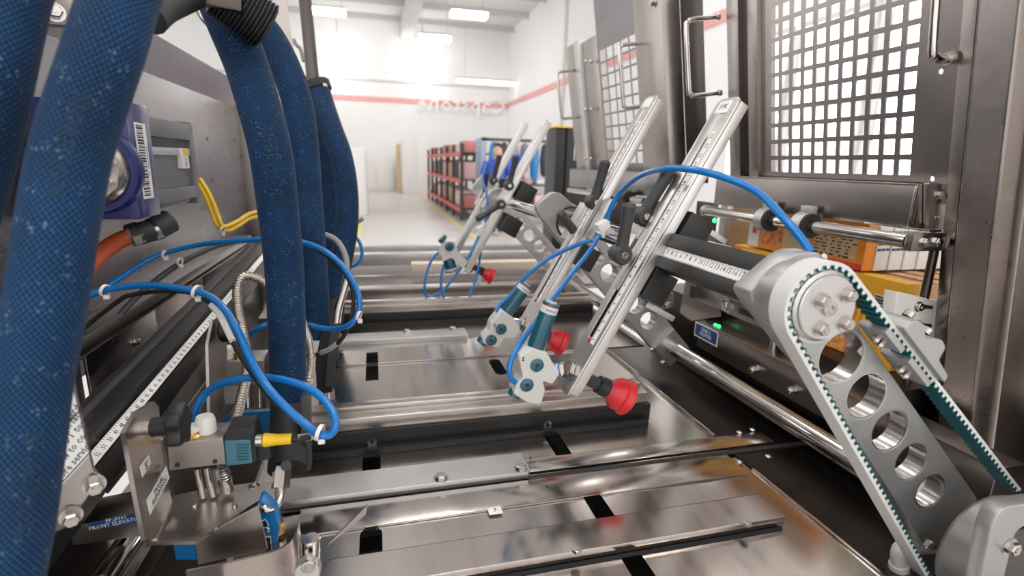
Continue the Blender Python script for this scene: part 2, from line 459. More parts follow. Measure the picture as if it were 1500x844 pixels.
# mirrored lettering hung in front of the back wall
M = frame(at(677, 154, y=YB - 0.2), V((-1, 0, 0)), EZ)
SIGNW = mat('sign_white', (0.9, 0.89, 0.88), 0, 0.5)
t = thing('wall_lettering', 'white reversed lettering on the red stripe of the back wall', 'sign', at(677, 154, y=YB - 0.2))
obj('letters', MB().text('Capstone', 1.1, M, extrude=0.04), SIGNW, t)
obj('arrow_mark', MB().poly([at(612, 152, y=YB - 0.2), at(622, 148, y=YB - 0.2), at(622, 157, y=YB - 0.2)], (0, 0.08, 0)), SIGNW, t)

# racks and people far down the aisle
RACKD = mat('rack_dark', (0.07, 0.06, 0.06), 0.3, 0.5)
RACKG = mat('rack_grey', (0.36, 0.42, 0.50), 0.2, 0.5)
LIP = mat('rack_red_lip', (0.60, 0.10, 0.09), 0, 0.5)
BINS = [mat('bin_%s' % n, c, 0, 0.55) for n, c in (('red', (0.62, 0.22, 0.2)), ('tan', (0.65, 0.42, 0.28)), ('white', (0.8, 0.78, 0.76)), ('pink', (0.75, 0.5, 0.47)), ('brown', (0.5, 0.33, 0.24)), ('dark', (0.10, 0.10, 0.12)))]
def rack(x0, x1, y0, y1, h, n_post, shelves, label, lip=LIP, post=RACKD):
    t = thing('storage_rack', label, 'rack', ((x0 + x1) / 2, (y0 + y1) / 2, FL))
    for k in range(n_post):
        y = y0 + (y1 - y0) * k / (n_post - 1)
        for x in (x0, x1): obj('post', MB().span((x - 0.035, y - 0.035, FL), (x + 0.035, y + 0.035, FL + h)), post, t)
    for z in shelves:
        obj('shelf', MB().span((x0, y0, FL + z - 0.03), (x1, y1, FL + z)), RACKD, t)
        obj('shelf_lip', MB().span((x0 - 0.04, y0, FL + z - 0.09), (x0, y1, FL + z + 0.01)), lip, t)
    return t
rack(1.95, 2.7, 12.2, 19.9, 1.75, 7, (0.28, 0.95, 1.55), 'long dark storage rack with red shelf lips along the aisle')
bn = ['red', 'tan', 'white', 'pink', 'brown', 'dark']
for sh, z in enumerate((0.28, 0.95, 1.55)):
    for k in range(7):
        y = 12.6 + k * 1.1; i = (k * 2 + sh * 3) % 6; h = (0.3, 0.34, 0.16)[sh] + 0.05 * ((k + sh) % 3)
        b = MB().box((2.25 + 0.02 * (k % 2), y, FL + z + h / 2 + 0.001), (0.5, 0.72, h), None, 0.02)
        lvl = ('bottom', 'middle', 'top')[sh]
        order = ('nearest', 'second', 'third', 'fourth', 'fifth', 'sixth', 'farthest')[k]
        tag(obj('storage_bin', b, BINS[i]), '%s storage bin, %s along the %s shelf of the aisle rack' % (bn[i], order, lvl), 'bin', 'bins on the aisle rack')
# cross rack whose front carries hanging blue and dark goods
t = thing('storage_rack', 'blue-grey framed cross rack with hanging goods facing the machine', 'rack', (3.4, 11.5, FL))
for x in (2.25, 4.6):
    for y in (11.2, 11.8): obj('post', MB().span((x - 0.05, y - 0.05, FL), (x + 0.05, y + 0.05, FL + 1.85)), RACKG, t)
obj('top_rail', MB().span((2.2, 11.15, FL + 1.78), (4.65, 11.25, FL + 1.84)), RACKD, t)
obj('shelf', MB().span((2.2, 11.2, FL + 0.86), (4.65, 11.8, FL + 0.9)), RACKD, t)
obj('shelf', MB().span((2.2, 11.2, FL + 0.2), (4.65, 11.8, FL + 0.26)), RACKG, t)
HB = [mat('hang_blue', (0.03, 0.20, 0.50), 0, 0.5), mat('hang_dark', (0.035, 0.04, 0.055), 0, 0.5), mat('hang_grey', (0.18, 0.19, 0.22), 0, 0.5)]
for k in range(9):
    x = 2.45 + k * 0.225; i = (0, 1, 0, 2, 0, 1, 0, 1, 2)[k]; L = 0.62 + 0.08 * ((k * 5) % 3)
    b = MB().lathe((x, 11.12, FL + 1.76), -EZ, [(0, 0.03), (0.06, 0.08), (L * 0.5, 0.105), (L * 0.9, 0.08), (L, 0.03)], 12)
    tag(obj('hanging_bundle', b, HB[i]), '%s bundle, number %s from the aisle of those hanging on the cross rack' % (('blue', 'black', 'grey')[i], ('one', 'two', 'three', 'four', 'five', 'six', 'seven', 'eight', 'nine')[k]), 'bundle', 'bundles hanging on the cross rack')
for k in range(6):
    i = (5, 2, 5, 3, 5, 5)[k]
    tag(obj('storage_bin', MB().box((2.5 + k * 0.36, 11.5, FL + 0.261 + 0.2), (0.3, 0.5, 0.4), None, 0.02), BINS[i]),
        '%s bin on the low shelf of the cross rack, place %s from the aisle' % (bn[i], ('one', 'two', 'three', 'four', 'five', 'six')[k]), 'bin', 'bins on the cross rack')
for k in range(6):
    i = (2, 2, 3, 2, 0, 2)[k]
    tag(obj('small_bin', MB().box((2.5 + k * 0.36, 11.45, FL + 0.901 + 0.06), (0.24, 0.4, 0.12), None, 0.02), BINS[i]),
        'small %s box under the hanging bundles, place %s from the aisle' % (bn[i], ('one', 'two', 'three', 'four', 'five', 'six')[k]), 'bin', 'boxes on the cross rack')
# white cabinets and a wooden-edged door on the left side of the aisle
CABW = mat('cabinet_white', (0.80, 0.78, 0.76), 0, 0.5)
def cabinet(name, p0, p1, label):
    p0, p1 = V(p0), V(p1)
    t = thing(name, label, 'cabinet', ((p0.x + p1.x) / 2, (p0.y + p1.y) / 2, p0.z))
    obj('body', MB().span(p0, p1, 0.02), CABW, t)
    obj('door', MB().span((p0.x + 0.05, p0.y - 0.02, p0.z + 0.12), ((p0.x + p1.x) / 2 - 0.01, p0.y, p1.z - 0.06), 0.005), CABW, t)
    obj('door', MB().span(((p0.x + p1.x) / 2 + 0.01, p0.y - 0.02, p0.z + 0.12), (p1.x - 0.05, p0.y, p1.z - 0.06), 0.005), CABW, t)
cabinet('floor_cabinet', (-1.5, 13.5, FL), (-0.18, 15.2, FL + 1.6), 'tall white cabinet left of the aisle behind the hoses')
cabinet('wall_cabinet', (-0.6, 24.2, FL), (0.85, 25.6, FL + 1.35), 'low white cabinet at the far end of the aisle')
cabinet('wall_cabinet', (1.15, 22.5, FL), (2.3, 24.6, FL + 2.2), 'pale grey cabinet beside the wooden post at the aisle end')
tag(obj('wooden_post', MB().span((0.93, 23.0, FL), (1.1, 23.2, FL + 2.0), 0.01), mat('pine_wood', (0.62, 0.45, 0.26), 0, 0.6)), 'pale wooden post standing at the far end of the aisle', 'post')
cabinet('wall_cabinet', (4.4, 16, FL), (6.2, 17, FL + 1.9), 'pale cabinet behind the people at the right wall')

# two people in blue shirts behind the rack
SKIN = mat('skin', (0.55, 0.34, 0.25), 0, 0.5); SHIRT = mat('blue_shirt', (0.03, 0.08, 0.45), 0, 0.7); TROU = mat('dark_trousers', (0.03, 0.03, 0.04), 0, 0.7); HAIR = mat('dark_hair', (0.02, 0.015, 0.012), 0, 0.6)
def person(x, y, h, turn, label):
    c, s_ = math.cos(turn), math.sin(turn)
    def W(a, b, z): return V((x + a * c - b * s_, y + a * s_ + b * c, FL + z * h))
    t = thing('person', label, 'person', (x, y, FL), 'people by the rack')
    body = MB()
    body.tube([W(0, 0, .46), W(0, 0, .56), W(0, .01, .66), W(0, .01, .76), W(0, 0, .815), W(0, 0, .85), W(0, -.01, .87)], lambda q: (0.16, .155, .17, .19, .17, .075, .06)[min(6, int(q * 6.001))] * h / 1.75, 14, n=3)
    for sd in (-1, 1):
        body.tube([W(sd * .085, 0, .5), W(sd * .095, -.01, .28), W(sd * .1, .02, .05)], lambda q: (.095 - .045 * q) * h / 1.75, 10)
        body.tube([W(sd * .1, .02, .035), W(sd * .11, -.1, .02)], lambda q: .05 - .01 * q, 8)
        body.tube([W(sd * .2, 0, .8), W(sd * .25, -.02, .64), W(sd * .2, -.18, .56)], lambda q: (.06 - .025 * q) * h / 1.75, 10)
        for f in range(5):
            body.tube([W(sd * (.2 - .02 * (f - 2)), -.17, .555), W(sd * (.19 - .022 * (f - 2)), -.235 + .01 * abs(f - 2), .54), W(sd * (.18 - .02 * (f - 2)), -.255 + .012 * abs(f - 2), .525)], .009, 6, n=3)
    body.lathe(W(0, 0, .855), EZ, [(0, .04), (.03, .07), (.1, .088), (.17, .09), (.22, .07), (.245, .03), (.25, 0)], 14)
    body.lathe(W(0, -.085, .915), W(0, -1, .915) - W(0, 0, .915), [(0, .022), (.02, .012), (.03, 0)], 8)
    obj('body', body, SKIN, t)
    sh = MB()
    sh.tube([W(0, 0, .5), W(0, 0, .58), W(0, .01, .68), W(0, .01, .77), W(0, 0, .825), W(0, 0, .845)], lambda q: (0.185, .178, .19, .208, .18, .085)[min(5, int(q * 5.001))] * h / 1.75, 16, n=3)
    for sd in (-1, 1): sh.tube([W(sd * .17, 0, .805), W(sd * .225, -.01, .74), W(sd * .252, -.015, .67)], lambda q: .085 - .015 * q, 12)
    obj('shirt', sh, SHIRT, t)
    tr = MB()
    for sd in (-1, 1): tr.tube([W(sd * .085, 0, .52), W(sd * .095, -.01, .28), W(sd * .1, .02, .05)], lambda q: (.118 - .04 * q) * h / 1.75, 12)
    obj('trousers', tr, TROU, t)
    obj('hair', MB().lathe(W(0, .015, .855) + EZ * .1, EZ, [(0, .092), (.07, .1), (.13, .085), (.165, .04), (.172, 0)], 14), HAIR, t)
person(at(752, 235, y=10.4).x, 10.4, 1.78, 0.5, 'person in blue shirt with dark hair standing by the cross rack, farther right')
person(at(729, 235, y=9.6).x, 9.6, 1.66, -0.4, 'person in blue shirt standing behind the steel rails, farther left')

# ================================================================== THE MACHINE DECK
# machine base: black box added below the deck to stop light
t = thing('machine_base', 'machine base with added black box stopping light under the steel deck', 'machine', (0.1, 1.0, FL))
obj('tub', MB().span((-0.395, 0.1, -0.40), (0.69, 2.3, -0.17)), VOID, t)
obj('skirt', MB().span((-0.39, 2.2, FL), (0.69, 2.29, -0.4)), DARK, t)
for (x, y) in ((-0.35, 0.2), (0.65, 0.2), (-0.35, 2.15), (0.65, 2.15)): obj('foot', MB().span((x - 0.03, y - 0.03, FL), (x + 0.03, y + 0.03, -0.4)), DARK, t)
MZ = lambda z: Mx.Translation((0, 0, z))
def slotY(x, y0, y1, r): return slot(x, y0 + r, x, y1 - r, r)
def rectY(x, y0, y1, r): return [(x - r, y0), (x + r, y0), (x + r, y1), (x - r, y1)]
SX1, SX2, SR = -0.017, 0.262, 0.0125
t = thing('deck_plate', 'front polished steel deck plate with two slots, nearest the camera', 'plate', (0.2, 0.4, -0.01))
obj('sheet', MB().plate([(-0.16, 0.15), (0.512, 0.15), (0.512, 0.6), (-0.16, 0.6)], MZ(-0.004), 0.004, [slotY(SX1, 0.43, 0.558, SR), slotY(SX2, 0.30, 0.565, SR)]), DECK, t)
for x in (SX1, SX2): obj('slot_backing', MB().span((x - 0.02, 0.28, -0.06), (x + 0.02, 0.58, -0.05)), BLACK, t)  # black sheet below the slots so their openings look dark
obj('edge_strip', MB().span((0.5125, 0.15, -0.004), (0.5165, 0.566, 0.003), 0.0008), POLISH, t)
obj('step_sheet', MB().span((-0.1, 0.556, 0.0002), (0.5, 0.606, 0.003), 0.0008), DECK, t)
for p in ((1083, 677), (1125, 669)): obj('screw', MB().pan(at(*p, z=0.003), EZ, 0.005, 0.003), BOLT, t)
t = thing('deck_plate', 'middle polished steel deck plate behind the light grey rail', 'plate', (0.2, 0.9, -0.01))
obj('sheet', MB().plate([(-0.16, 0.615), (0.517, 0.615), (0.517, 1.082), (-0.16, 1.082)], MZ(-0.006), 0.004, [rectY(SX1, 0.63, 0.722, SR), rectY(SX2, 0.66, 0.73, SR), rectY(SX1, 1.0, 1.0815, SR), slotY(SX2 - 0.02, 0.98, 1.07, SR)]), DECK, t)
for x in (SX1, SX2): obj('slot_backing', MB().span((x - 0.02, 0.62, -0.06), (x + 0.02, 1.08, -0.05)), BLACK, t)
obj('front_strip', MB().span((0.19, 0.622, -0.002), (0.60, 0.655, 0.004), 0.001), DECK, t)
obj('edge_strip', MB().span((0.5155, 0.66, -0.006), (0.5195, 1.08, 0.004), 0.0008), POLISH, t)
for p in ((1083, 634), (1102, 630)): obj('screw', MB().pan(at(*p, z=0.004), EZ, 0.005, 0.003), BOLT, t)
t = thing('deck_plate', 'far polished steel deck plate beyond the black bar', 'plate', (0.2, 1.4, -0.01))
obj('sheet', MB().plate([(-0.16, 1.084), (0.62, 1.084), (0.62, 1.75), (-0.16, 1.75)], MZ(-0.002), 0.004, [rectY(SX1, 1.0845, 1.15, SR)]), DECK, t)
obj('slot_backing', MB().span((SX1 - 0.02, 1.09, -0.06), (SX1 + 0.02, 1.3, -0.05)), BLACK, t)
tag(obj('gap_strip', MB().span((0.19, 0.607, -0.001), (0.66, 0.617, 0.0025), 0.0008), ANOD), 'thin black strip running right from the light grey rail end', 'strip')

# front bar with two bolts
t = thing('cross_bar', 'flat polished cross bar with bolts, nearest the camera', 'bar', (0.2, 0.47, 0))
M = Mx.Translation((0, 0, 0.002))
obj('bar', MB().plate(rounded([(-0.062, 0.452), (0.468, 0.452), (0.468, 0.498), (-0.062, 0.498)], [0.012, 0.001, 0.001, 0.012]), M, 0.012, (), 0.001), DECK, t)
obj('gap_shade', MB().span((-0.06, 0.4985, 0.0005), (0.452, 0.5065, 0.007)), BLACK, t)  # black strip standing in for the shadow gap behind the bar
obj('front_gap_shade', MB().span((-0.05, 0.4465, 0.0002), (0.46, 0.4518, 0.0012)), VOID, t)  # same for the shaded gap along the front of the bar
for p in ((845, 808), (1094, 769)): obj('bolt', MB().hexnut(at(*p, z=0.014), EZ, 0.0055, 0.004, False), BOLT, t)
for ch, px, py, zz in (('8', 777, 671, 0.0045), ('3', 802, 713, 0.0035)):
    q = at(px, py, z=zz); tag(obj('deck_mark', MB().text(ch, 0.009, frame(q, EX, EY), extrude=0.0001), INK), ('small printed 8 on the deck just behind the thin black strip' if ch == '8' else 'small printed 3 on the deck in front of the grey rail end'), 'mark')
# light grey rails
def grey_rail(x0, x1, y0, y1, zt, bolts, label, s=1.0):
    t = thing('guide_rail', label, 'rail', ((x0 + x1) / 2, y0, 0), 'light grey guide rails')
    obj('bar', MB().plate(rounded([(x0, y0), (x1 - 0.004, y0), (x1, y0 + 0.006), (x1, y1), (x0, y1)], 0.001), MZ(0.0005), zt, (), 0.0012), BARE, t)
    for p in bolts: obj('bolt', MB().hexnut(at(*p, z=zt), EZ, 0.0075 * s, 0.006 * s, True, False), BOLT, t)
grey_rail(-0.22, 0.195, 0.612, 0.662, 0.011, ((646, 701), (763, 687)), 'light grey aluminium guide rail with two hex bolts, nearer one')
grey_rail(-0.1, 0.21, 1.205, 1.262, 0.012, ((596, 486), (663, 482)), 'light grey aluminium guide rail with two hex bolts, farther one')
t = thing('sticker_tab', 'small white sticker numbered 7 on the deck edge', 'sticker', at(725, 748, z=0.0005))
p = at(725, 748, z=0.0032)
obj('tab', MB().box(p, (0.017, 0.014, 0.0008), Mx.Rotation(0.0, 3, 'Z'), 0.0002), LABEL, t)
obj('number', MB().text('7', 0.009, frame(p + EZ * 0.0006, EX, EY)), INK, t)
# black bars with the steel beam on top
def beam(x0, x1, y, label, screws, z1=0.03, z2=0.05):
    t = thing('cross_beam', label, 'beam', ((x0 + x1) / 2, y, 0), 'black based cross beams')
    obj('black_bar', MB().span((x0, y, -0.001), (x1 + 0.005, y + 0.03, z1), 0.001), ANOD, t)
    obj('foot_bar', MB().span((x0, y - 0.012, -0.002), (x1 - 0.004, y, 0.008), 0.001), BLACK, t)
    obj('steel_channel', MB().span((x0, y + 0.004, z1), (x1, y + 0.05, z2), 0.0015), LSTEEL, t)
    obj('top_lip', MB().span((x0, y + 0.03, z2), (x1, y + 0.05, z2 + 0.006), 0.001), LSTEEL, t)
    for p in screws:
        q = at(*p, y=y); s = obj('screw', MB().lathe(q, -EY, [(0, 0.0068), (0.0012, 0.0068), (0.0012, 0.003), (-0.001, 0.003), (-0.001, 0)], 20, False), BOLT, t)
beam(-0.15, 0.437, 0.735, 'stainless cross beam on a black bar, under the nearest red suction cup', ((545, 647), (802, 622)))
beam(-0.15, 0.60, 1.365, 'stainless cross beam on a black bar, far across the deck', ())
BOARD = mat('pale_board', (0.74, 0.63, 0.52), 0, 0.5)
# far cross members
for k, (y, z0, z1, x0, x1, m, lab) in enumerate((
        (1.62, 0.0, 0.035, -0.2, 0.62, STEEL, 'steel cross strip behind the far beam'),
        (1.86, 0.035, 0.065, 0.12, 0.75, BOARD, 'beige board strip lying across the far deck'),
        (2.02, 0.03, 0.075, -0.15, 0.9, BARE, 'pale aluminium cross member near the far deck end'),
        (2.25, 0.02, 0.07, -0.15, 1.0, BARE, 'pale aluminium cross member at the far deck end'))):
    tag(obj('cross_member', MB().span((x0, y, z0), (x1, y + 0.06, z1), 0.003), m), lab, 'bar')
tag(obj('far_tray', MB().span((-0.2, 1.75, -0.02), (0.9, 2.3, 0.0), 0.002), STEEL), 'steel tray at the far end of the deck', 'tray')
p = at(703, 448, z=0.035)
tag(obj('locating_pin', MB().lathe((0.32, 1.64, 0.035), EZ, [(0, 0.007), (0.03, 0.007), (0.03, 0.013), (0.04, 0.013)], 16), WHITE), 'small white pin standing on the steel cross strip', 'pin')

# ================================================================== SWING SHAFT, ARMS AND TOOL BAR
TX, TZ = 0.634, 0.029           # swing shaft
BX, BZ = 0.372, 0.311           # tool bar axis
U = V((math.cos(math.radians(61.3)), 0, math.sin(math.radians(61.3))))    # along the rails, upwards
N = V((-U.z, 0, U.x))                                                       # out of the slotted face, up and left
A = V((BX - TX, 0, BZ - TZ)); AL = A.length; A.normalize(); Bp = V((A.z, 0, -A.x))
t = thing('swing_shaft', 'long polished steel shaft running along the deck edge', 'shaft', (TX, 1.0, TZ))
obj('tube', MB().cyl((TX, 0.45, TZ), (TX, 1.0, TZ), 0.0165, seg=32), POLISH, t)
obj('tube', MB().cyl((TX, 1.03, TZ), (TX, 1.9, TZ), 0.0165, seg=32), POLISH, t)
obj('end_cover', MB().cyl((TX, 0.405, TZ), (TX, 0.45, TZ), 0.03, seg=32), ALU, t)
# sloped dark plate below the shaft
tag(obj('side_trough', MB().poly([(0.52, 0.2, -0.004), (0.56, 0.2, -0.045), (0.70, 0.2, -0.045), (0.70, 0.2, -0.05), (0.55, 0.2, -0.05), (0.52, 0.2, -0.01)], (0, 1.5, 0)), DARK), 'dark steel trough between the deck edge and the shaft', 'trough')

def arm_pt(s, w, y): return V((TX, y, TZ)) + A * s + Bp * w
def arm_frame(y): return frame(V((TX, y, TZ)), A, -Bp)        # local x along the arm; z = x cross y
def arm_outline(wa, wb, tail=0.03):
    pts = []
    for i in range(13): t_ = -PI / 2 + PI * i / 12; pts.append((AL + wb * math.cos(t_), wb * math.sin(t_)))
    for i in range(9): t_ = PI / 2 + PI * i / 8; pts.append((tail * math.cos(t_) * 1.0, wa * math.sin(t_)))
    return pts
HOLES = [0.092, 0.144, 0.196, 0.248, 0.3]
# --- near arm with pulley and belt
YA = 0.384
def near_arm():
    t = thing('swing_linkage', 'large grey swing arm with round lightening holes and toothed belt, front right', 'arm', (TX, YA, TZ))
    s_on = [((at(px, py, y=YA) - V((TX, YA, TZ))).dot(A), (at(px, py, y=YA) - V((TX, YA, TZ))).dot(Bp)) for px, py in ((1235, 522), (1273, 577), (1309, 626), (1342, 670), (1373, 710))]
    holes = [circ(s, -w * 1.0 * 0 - 0.0, r) for (s, w), r in zip(s_on, (0.0268, 0.0250, 0.0235, 0.0222, 0.0208))]
    M = arm_frame(YA)
    zdir = (M.to_3x3() @ EZ).y
    th = 0.02
    if zdir < 0: M = M @ Mx.Translation((0, 0, -th))
    obj('arm_plate', MB().plate(arm_outline(0.042, 0.028), M, th, holes, 0.001), ALU, t)
    for (s, w), r in zip(s_on, (0.0268, 0.0250, 0.0235, 0.0222, 0.0208)):
        obj('hole_sleeve', MB().ring(arm_pt(s, 0, YA + 0.0005), EY, r - 0.0012, r, 0.019, 40), TURNED, t)
    pc = V((BX, 0, BZ - 0.004))
    def pt(y): return V((pc.x, y, pc.z))
    # pulley
    pul = obj('pulley', MB().cyl(pt(0.358), pt(0.382), 0.0335, seg=40), BARE, t)
    obj('pulley_tooth', MB().cyl(pt(0.3582), pt(0.381), 0.0345, seg=22), BARE, pul)
    fl = obj('hub_flange', MB().lathe(pt(0.358), -EY, [(0, 0.0315), (0.002, 0.0315), (0.004, 0.029), (0.006, 0.029), (0.0072, 0.028), (0.0072, 0)], 40), BARE, t)
    obj('centre_screw', MB().socket(pt(0.3508), -EY, 0.0065, 0.003), BOLT, fl)
    for px, py in ((1203, 440), (1241, 432), (1201, 481), (1237, 473)):
        q = at(px, py, y=0.3508); obj('bolt', MB().hexnut(q, -EY, 0.0055, 0.007, True, True), BOLT, t)
    # toothed belt between the small pulley and the large hidden one
    r1, r2 = 0.0365, 0.070
    c1, c2 = V((pc.x, pc.z, 0)), V((TX, TZ, 0)); D = (c2 - c1); L = D.length; e = D / L; nn = V((-e.y, e.x, 0))
    al = math.asin((r2 - r1) / L)
    def tang(sd): return (e * -math.sin(al) + nn * (sd * math.cos(al)))
    d1, d2 = tang(1), tang(-1)
    a1 = math.atan2(d1.y, d1.x); a2 = math.atan2(d2.y, d2.x)
    loop = []
    if a2 < a1: a2 += 2 * PI
    K = 24
    loop.append((c2 + d2 * r2, d2))
    arc = [(c1 + V((math.cos(a1 + (a2 - a1) * i / K), math.sin(a1 + (a2 - a1) * i / K), 0)) * r1, V((math.cos(a1 + (a2 - a1) * i / K), math.sin(a1 + (a2 - a1) * i / K), 0))) for i in range(K + 1)]
    path = [(c2 + d1 * r2, d1)] + arc + [(c2 + d2 * r2, d2)]
    bw0, bw1 = 0.356, 0.375
    # inner tooth profile at a steady pitch
    pitch = 0.0086; prof = []; acc = 0.0; shape = ((0.0, 0.0), (0.26, 0.0), (0.38, 0.0031), (0.74, 0.0031), (0.86, 0.0))
    k_ = 0
    for (p, n0), (q, n1) in zip(path, path[1:]):
        seg = (q - p).length
        while True:
            v = (k_ // 5) * pitch + shape[k_ % 5][0] * pitch - acc
            if v > seg: break
            nv = n0.lerp(n1, v / seg).normalized(); prof.append((p.lerp(q, v / seg), nv, shape[k_ % 5][1])); k_ += 1
        acc += seg
    def strip(f0, f1, y0_, y1_):
        b = MB(); b.sharp = 20; prev = None
        for (p, n_, h) in prof:
            a_, c_ = p + n_ * f0(h), p + n_ * f1(h)
            ring = [b.bm.verts.new(v) for v in (V((a_.x, y0_, a_.y)), V((a_.x, y1_, a_.y)), V((c_.x, y1_, c_.y)), V((c_.x, y0_, c_.y)))]
            if prev:
                for i in range(4): b.bm.faces.new((prev[i], prev[(i + 1) % 4], ring[(i + 1) % 4], ring[i]))
            prev = ring
        return b
    belt = obj('toothed_belt', strip(lambda h: -h, lambda h: 0.0032, bw0, bw1), BELTW, t)
    obj('belt_lining', strip(lambda h: -h - 0.0011, lambda h: -h + 0.0001, bw0 - 0.0003, bw1 + 0.0003), TEALG, belt)
    # belt clamp on the right strand
    dc = d1 if d1.x > d2.x else d2
    s0 = c1 + dc * r1; s1 = c2 + dc * r2; dr = (s1 - s0).normalized(); d3 = V((dr.x, 0, dr.y)); n3 = V((dc.x, 0, dc.y))
    def cl(s, n_, y): return V((s0.x, y, s0.y)) + d3 * (s + 0.012) + n3 * n_
    Mc = lambda y: frame(V((s0.x, y, s0.y)) + d3 * 0.012, d3, n3)
    cb = MB()
    Mq = Mc(0.348); up = (Mq.to_3x3() @ EZ).y
    base = Mq if up > 0 else Mc(0.384)
    out = [(0.066, 0.003), (0.066, 0.012), (0.072, 0.019), (0.085, 0.021), (0.09, 0.016), (0.096, 0.014), (0.102, 0.02), (0.112, 0.026), (0.122, 0.024), (0.126, 0.012), (0.15, 0.010), (0.152, 0.0028)]
    k = 1 if up > 0 else 1
    clamp = obj('belt_clamp', MB().plate(rounded(out, 0.003), base, 0.036, (), 0.001), ALU, t)
    for s in (0.078, 0.109): obj('screw', MB().socket(cl(s, 0.0215 if s < 0.1 else 0.0255, 0.364), n3, 0.0045, 0.006), BOLT, clamp)
    inner = MB()
    inner.plate(rounded([(0.06, -0.0095), (0.092, -0.0095), (0.092, -0.003), (0.06, -0.003)], 0.001), base, 0.03, (), 0.0008)
    obj('inner_jaw', inner, ALU, clamp)
    inner = MB(); inner.plate(rounded([(0.106, -0.0095), (0.148, -0.0095), (0.148, -0.003), (0.106, -0.003)], 0.001), base, 0.03, (), 0.0008)
    obj('inner_jaw', inner, ALU, clamp)
    for s in (0.072, 0.080, 0.122, 0.132): obj('jaw_screw', MB().hexnut(cl(s, -0.0095, 0.367), -n3, 0.0035, 0.006, False), BOLT, clamp)
    # blocks behind the strand that carry the clamp (seen between strand and arm)
    obj('carrier', MB().box(cl(0.10, -0.02, 0.392), (0.03, 0.014, 0.012), Mx.Rotation(-math.atan2(d3.z, d3.x), 3, 'Y'), 0.001), STEEL, t)
    return t
near_arm()
# bracket plate between the pulley and the tool bar
t = thing('tool_bar_bracket', 'grey aluminium bracket behind the belt pulley holding the ruled bar', 'bracket', (BX, 0.41, BZ))
b = MB(); yplate(b, ((1097, 428), (1163, 371), (1203, 369), (1216, 396), (1240, 430), (1206, 478), (1192, 548), (1165, 520), (1104, 445)), 0.406, 0.026, (), 0.010, 0.0015)
obj('body', b, ALU, t)
obj('bearing_ring', MB().cyl((BX, 0.3835, BZ - 0.004), (BX, 0.406, BZ - 0.004), 0.030, seg=40), ALU, t)
obj('screw', MB().pan(at(1193, 388, y=0.406), -EY, 0.006, 0.004), BOLT, t)
obj('screw', MB().pan(at(1207, 377, y=0.406), -EY, 0.004, 0.003), BOLT, t)
# drum and cover frame at the lower right
t = thing('pivot_drum', 'big grey pivot drum with cover frame in the lower right corner', 'drum', (TX, 0.3, TZ))
obj('drum', MB().lathe((TX + 0.004, 0.355, TZ - 0.008), -EY, [(0, 0.062), (0.004, 0.065), (0.040, 0.065), (0.046, 0.061), (0.046, 0)], 56), ALU, t)
b = MB(); yplate(b, ((1434, 868), (1452, 775), (1464, 748), (1480, 741), (1640, 722), (1640, 748), (1502, 770), (1488, 780), (1466, 868)), 0.287, 0.014, (), 0.006, 0.0015)
fr = obj('cover_frame', b, ALU, t)
b = MB(); yplate(b, ((1460, 868), (1484, 778), (1640, 742), (1640, 868)), 0.292, 0.008); obj('cover_plate', b, DARK, t)
obj('bolt', MB().hexnut(at(1478, 800, y=0.287), -EY, 0.0065, 0.007), BOLT, t)
obj('side_bolt', MB().hexnut(at(1364, 796, y=0.37), V((-0.8, 0, -0.6)), 0.005, 0.008), BOLT, t)
t = thing('elbow_fitting', 'white plastic elbow pipe fitting with steel nut below the belt', 'fitting', at(1315, 830, y=0.40))
obj('elbow', MB().tube([at(1317, 832, y=0.40), at(1317, 812, y=0.40), at(1322, 803, y=0.40), at(1336, 801, y=0.40), at(1368, 800, y=0.40)], 0.0088, 16), WHITE, t)
obj('collar', MB().cyl(at(1317, 834, y=0.40), at(1317, 824, y=0.40), 0.0105, seg=20, bev=0.002), WHITE, t)
obj('nut', MB().lathe(at(1317, 834, y=0.40), -EZ, [(0, 0.013), (0.009, 0.013), (0.009, 0.009), (0.03, 0.009)], 6), BOLT, t)

# --- two farther arms
def far_arm(y, label, ring=True):
    t = thing('swing_linkage', label, 'arm', (TX, y, TZ), 'far swing arms')
    M = arm_frame(y); th = 0.026
    if (M.to_3x3() @ EZ).y < 0: M = M @ Mx.Translation((0, 0, -th))
    hs = [circ(s, 0, 0.0205) for s in (0.085, 0.135, 0.185, 0.235, 0.285)]
    obj('arm_plate', MB().plate(arm_outline(0.033, 0.037, 0.036), M, th, hs, 0.0015), BARE if y > 1.3 else ALU, t)
    for s in (0.085, 0.135, 0.185, 0.235, 0.285): obj('hole_sleeve', MB().ring(arm_pt(s, 0, y + 0.0005), EY, 0.0193, 0.0205, 0.025, 28), TURNED, t)
    cl = obj('shaft_clamp', MB().poly([arm_pt(-0.034, -0.03, y - 0.012), arm_pt(0.03, -0.03, y - 0.012), arm_pt(0.03, 0.03, y - 0.012), arm_pt(-0.034, 0.03, y - 0.012)], (0, 0.0118, 0)), BARE, t)
    for s in (-0.024, 0.022): obj('bolt', MB().socket(arm_pt(s, -0.030, y + 0.004), -Bp, 0.0055, 0.009), BOLT, cl)
    return t
far_arm(1.0, 'grey swing arm with round holes clamped on the shaft, middle of three')
far_arm(1.6, 'pale swing arm with round holes far back, third from the camera')
obj_b = thing('bearing_plate', 'grey plate with round bearing holding the bright tool shaft', 'plate', (BX, 0.97, BZ))
b = MB(); yplate(b, ((783, 302), (810, 281), (822, 283), (862, 322), (862, 372), (836, 372), (792, 318)), 0.97, 0.02, (), 0.012, 0.0015); obj('plate', b, ALU, obj_b)
q = V((BX, 0.97, BZ))
obj('bearing', MB().ring(q, -EY, 0.018, 0.030, 0.008, 36), BOLT, obj_b)
obj('seal_ring', MB().ring(q, -EY, 0.029, 0.032, 0.005, 36), RUBBER, obj_b)
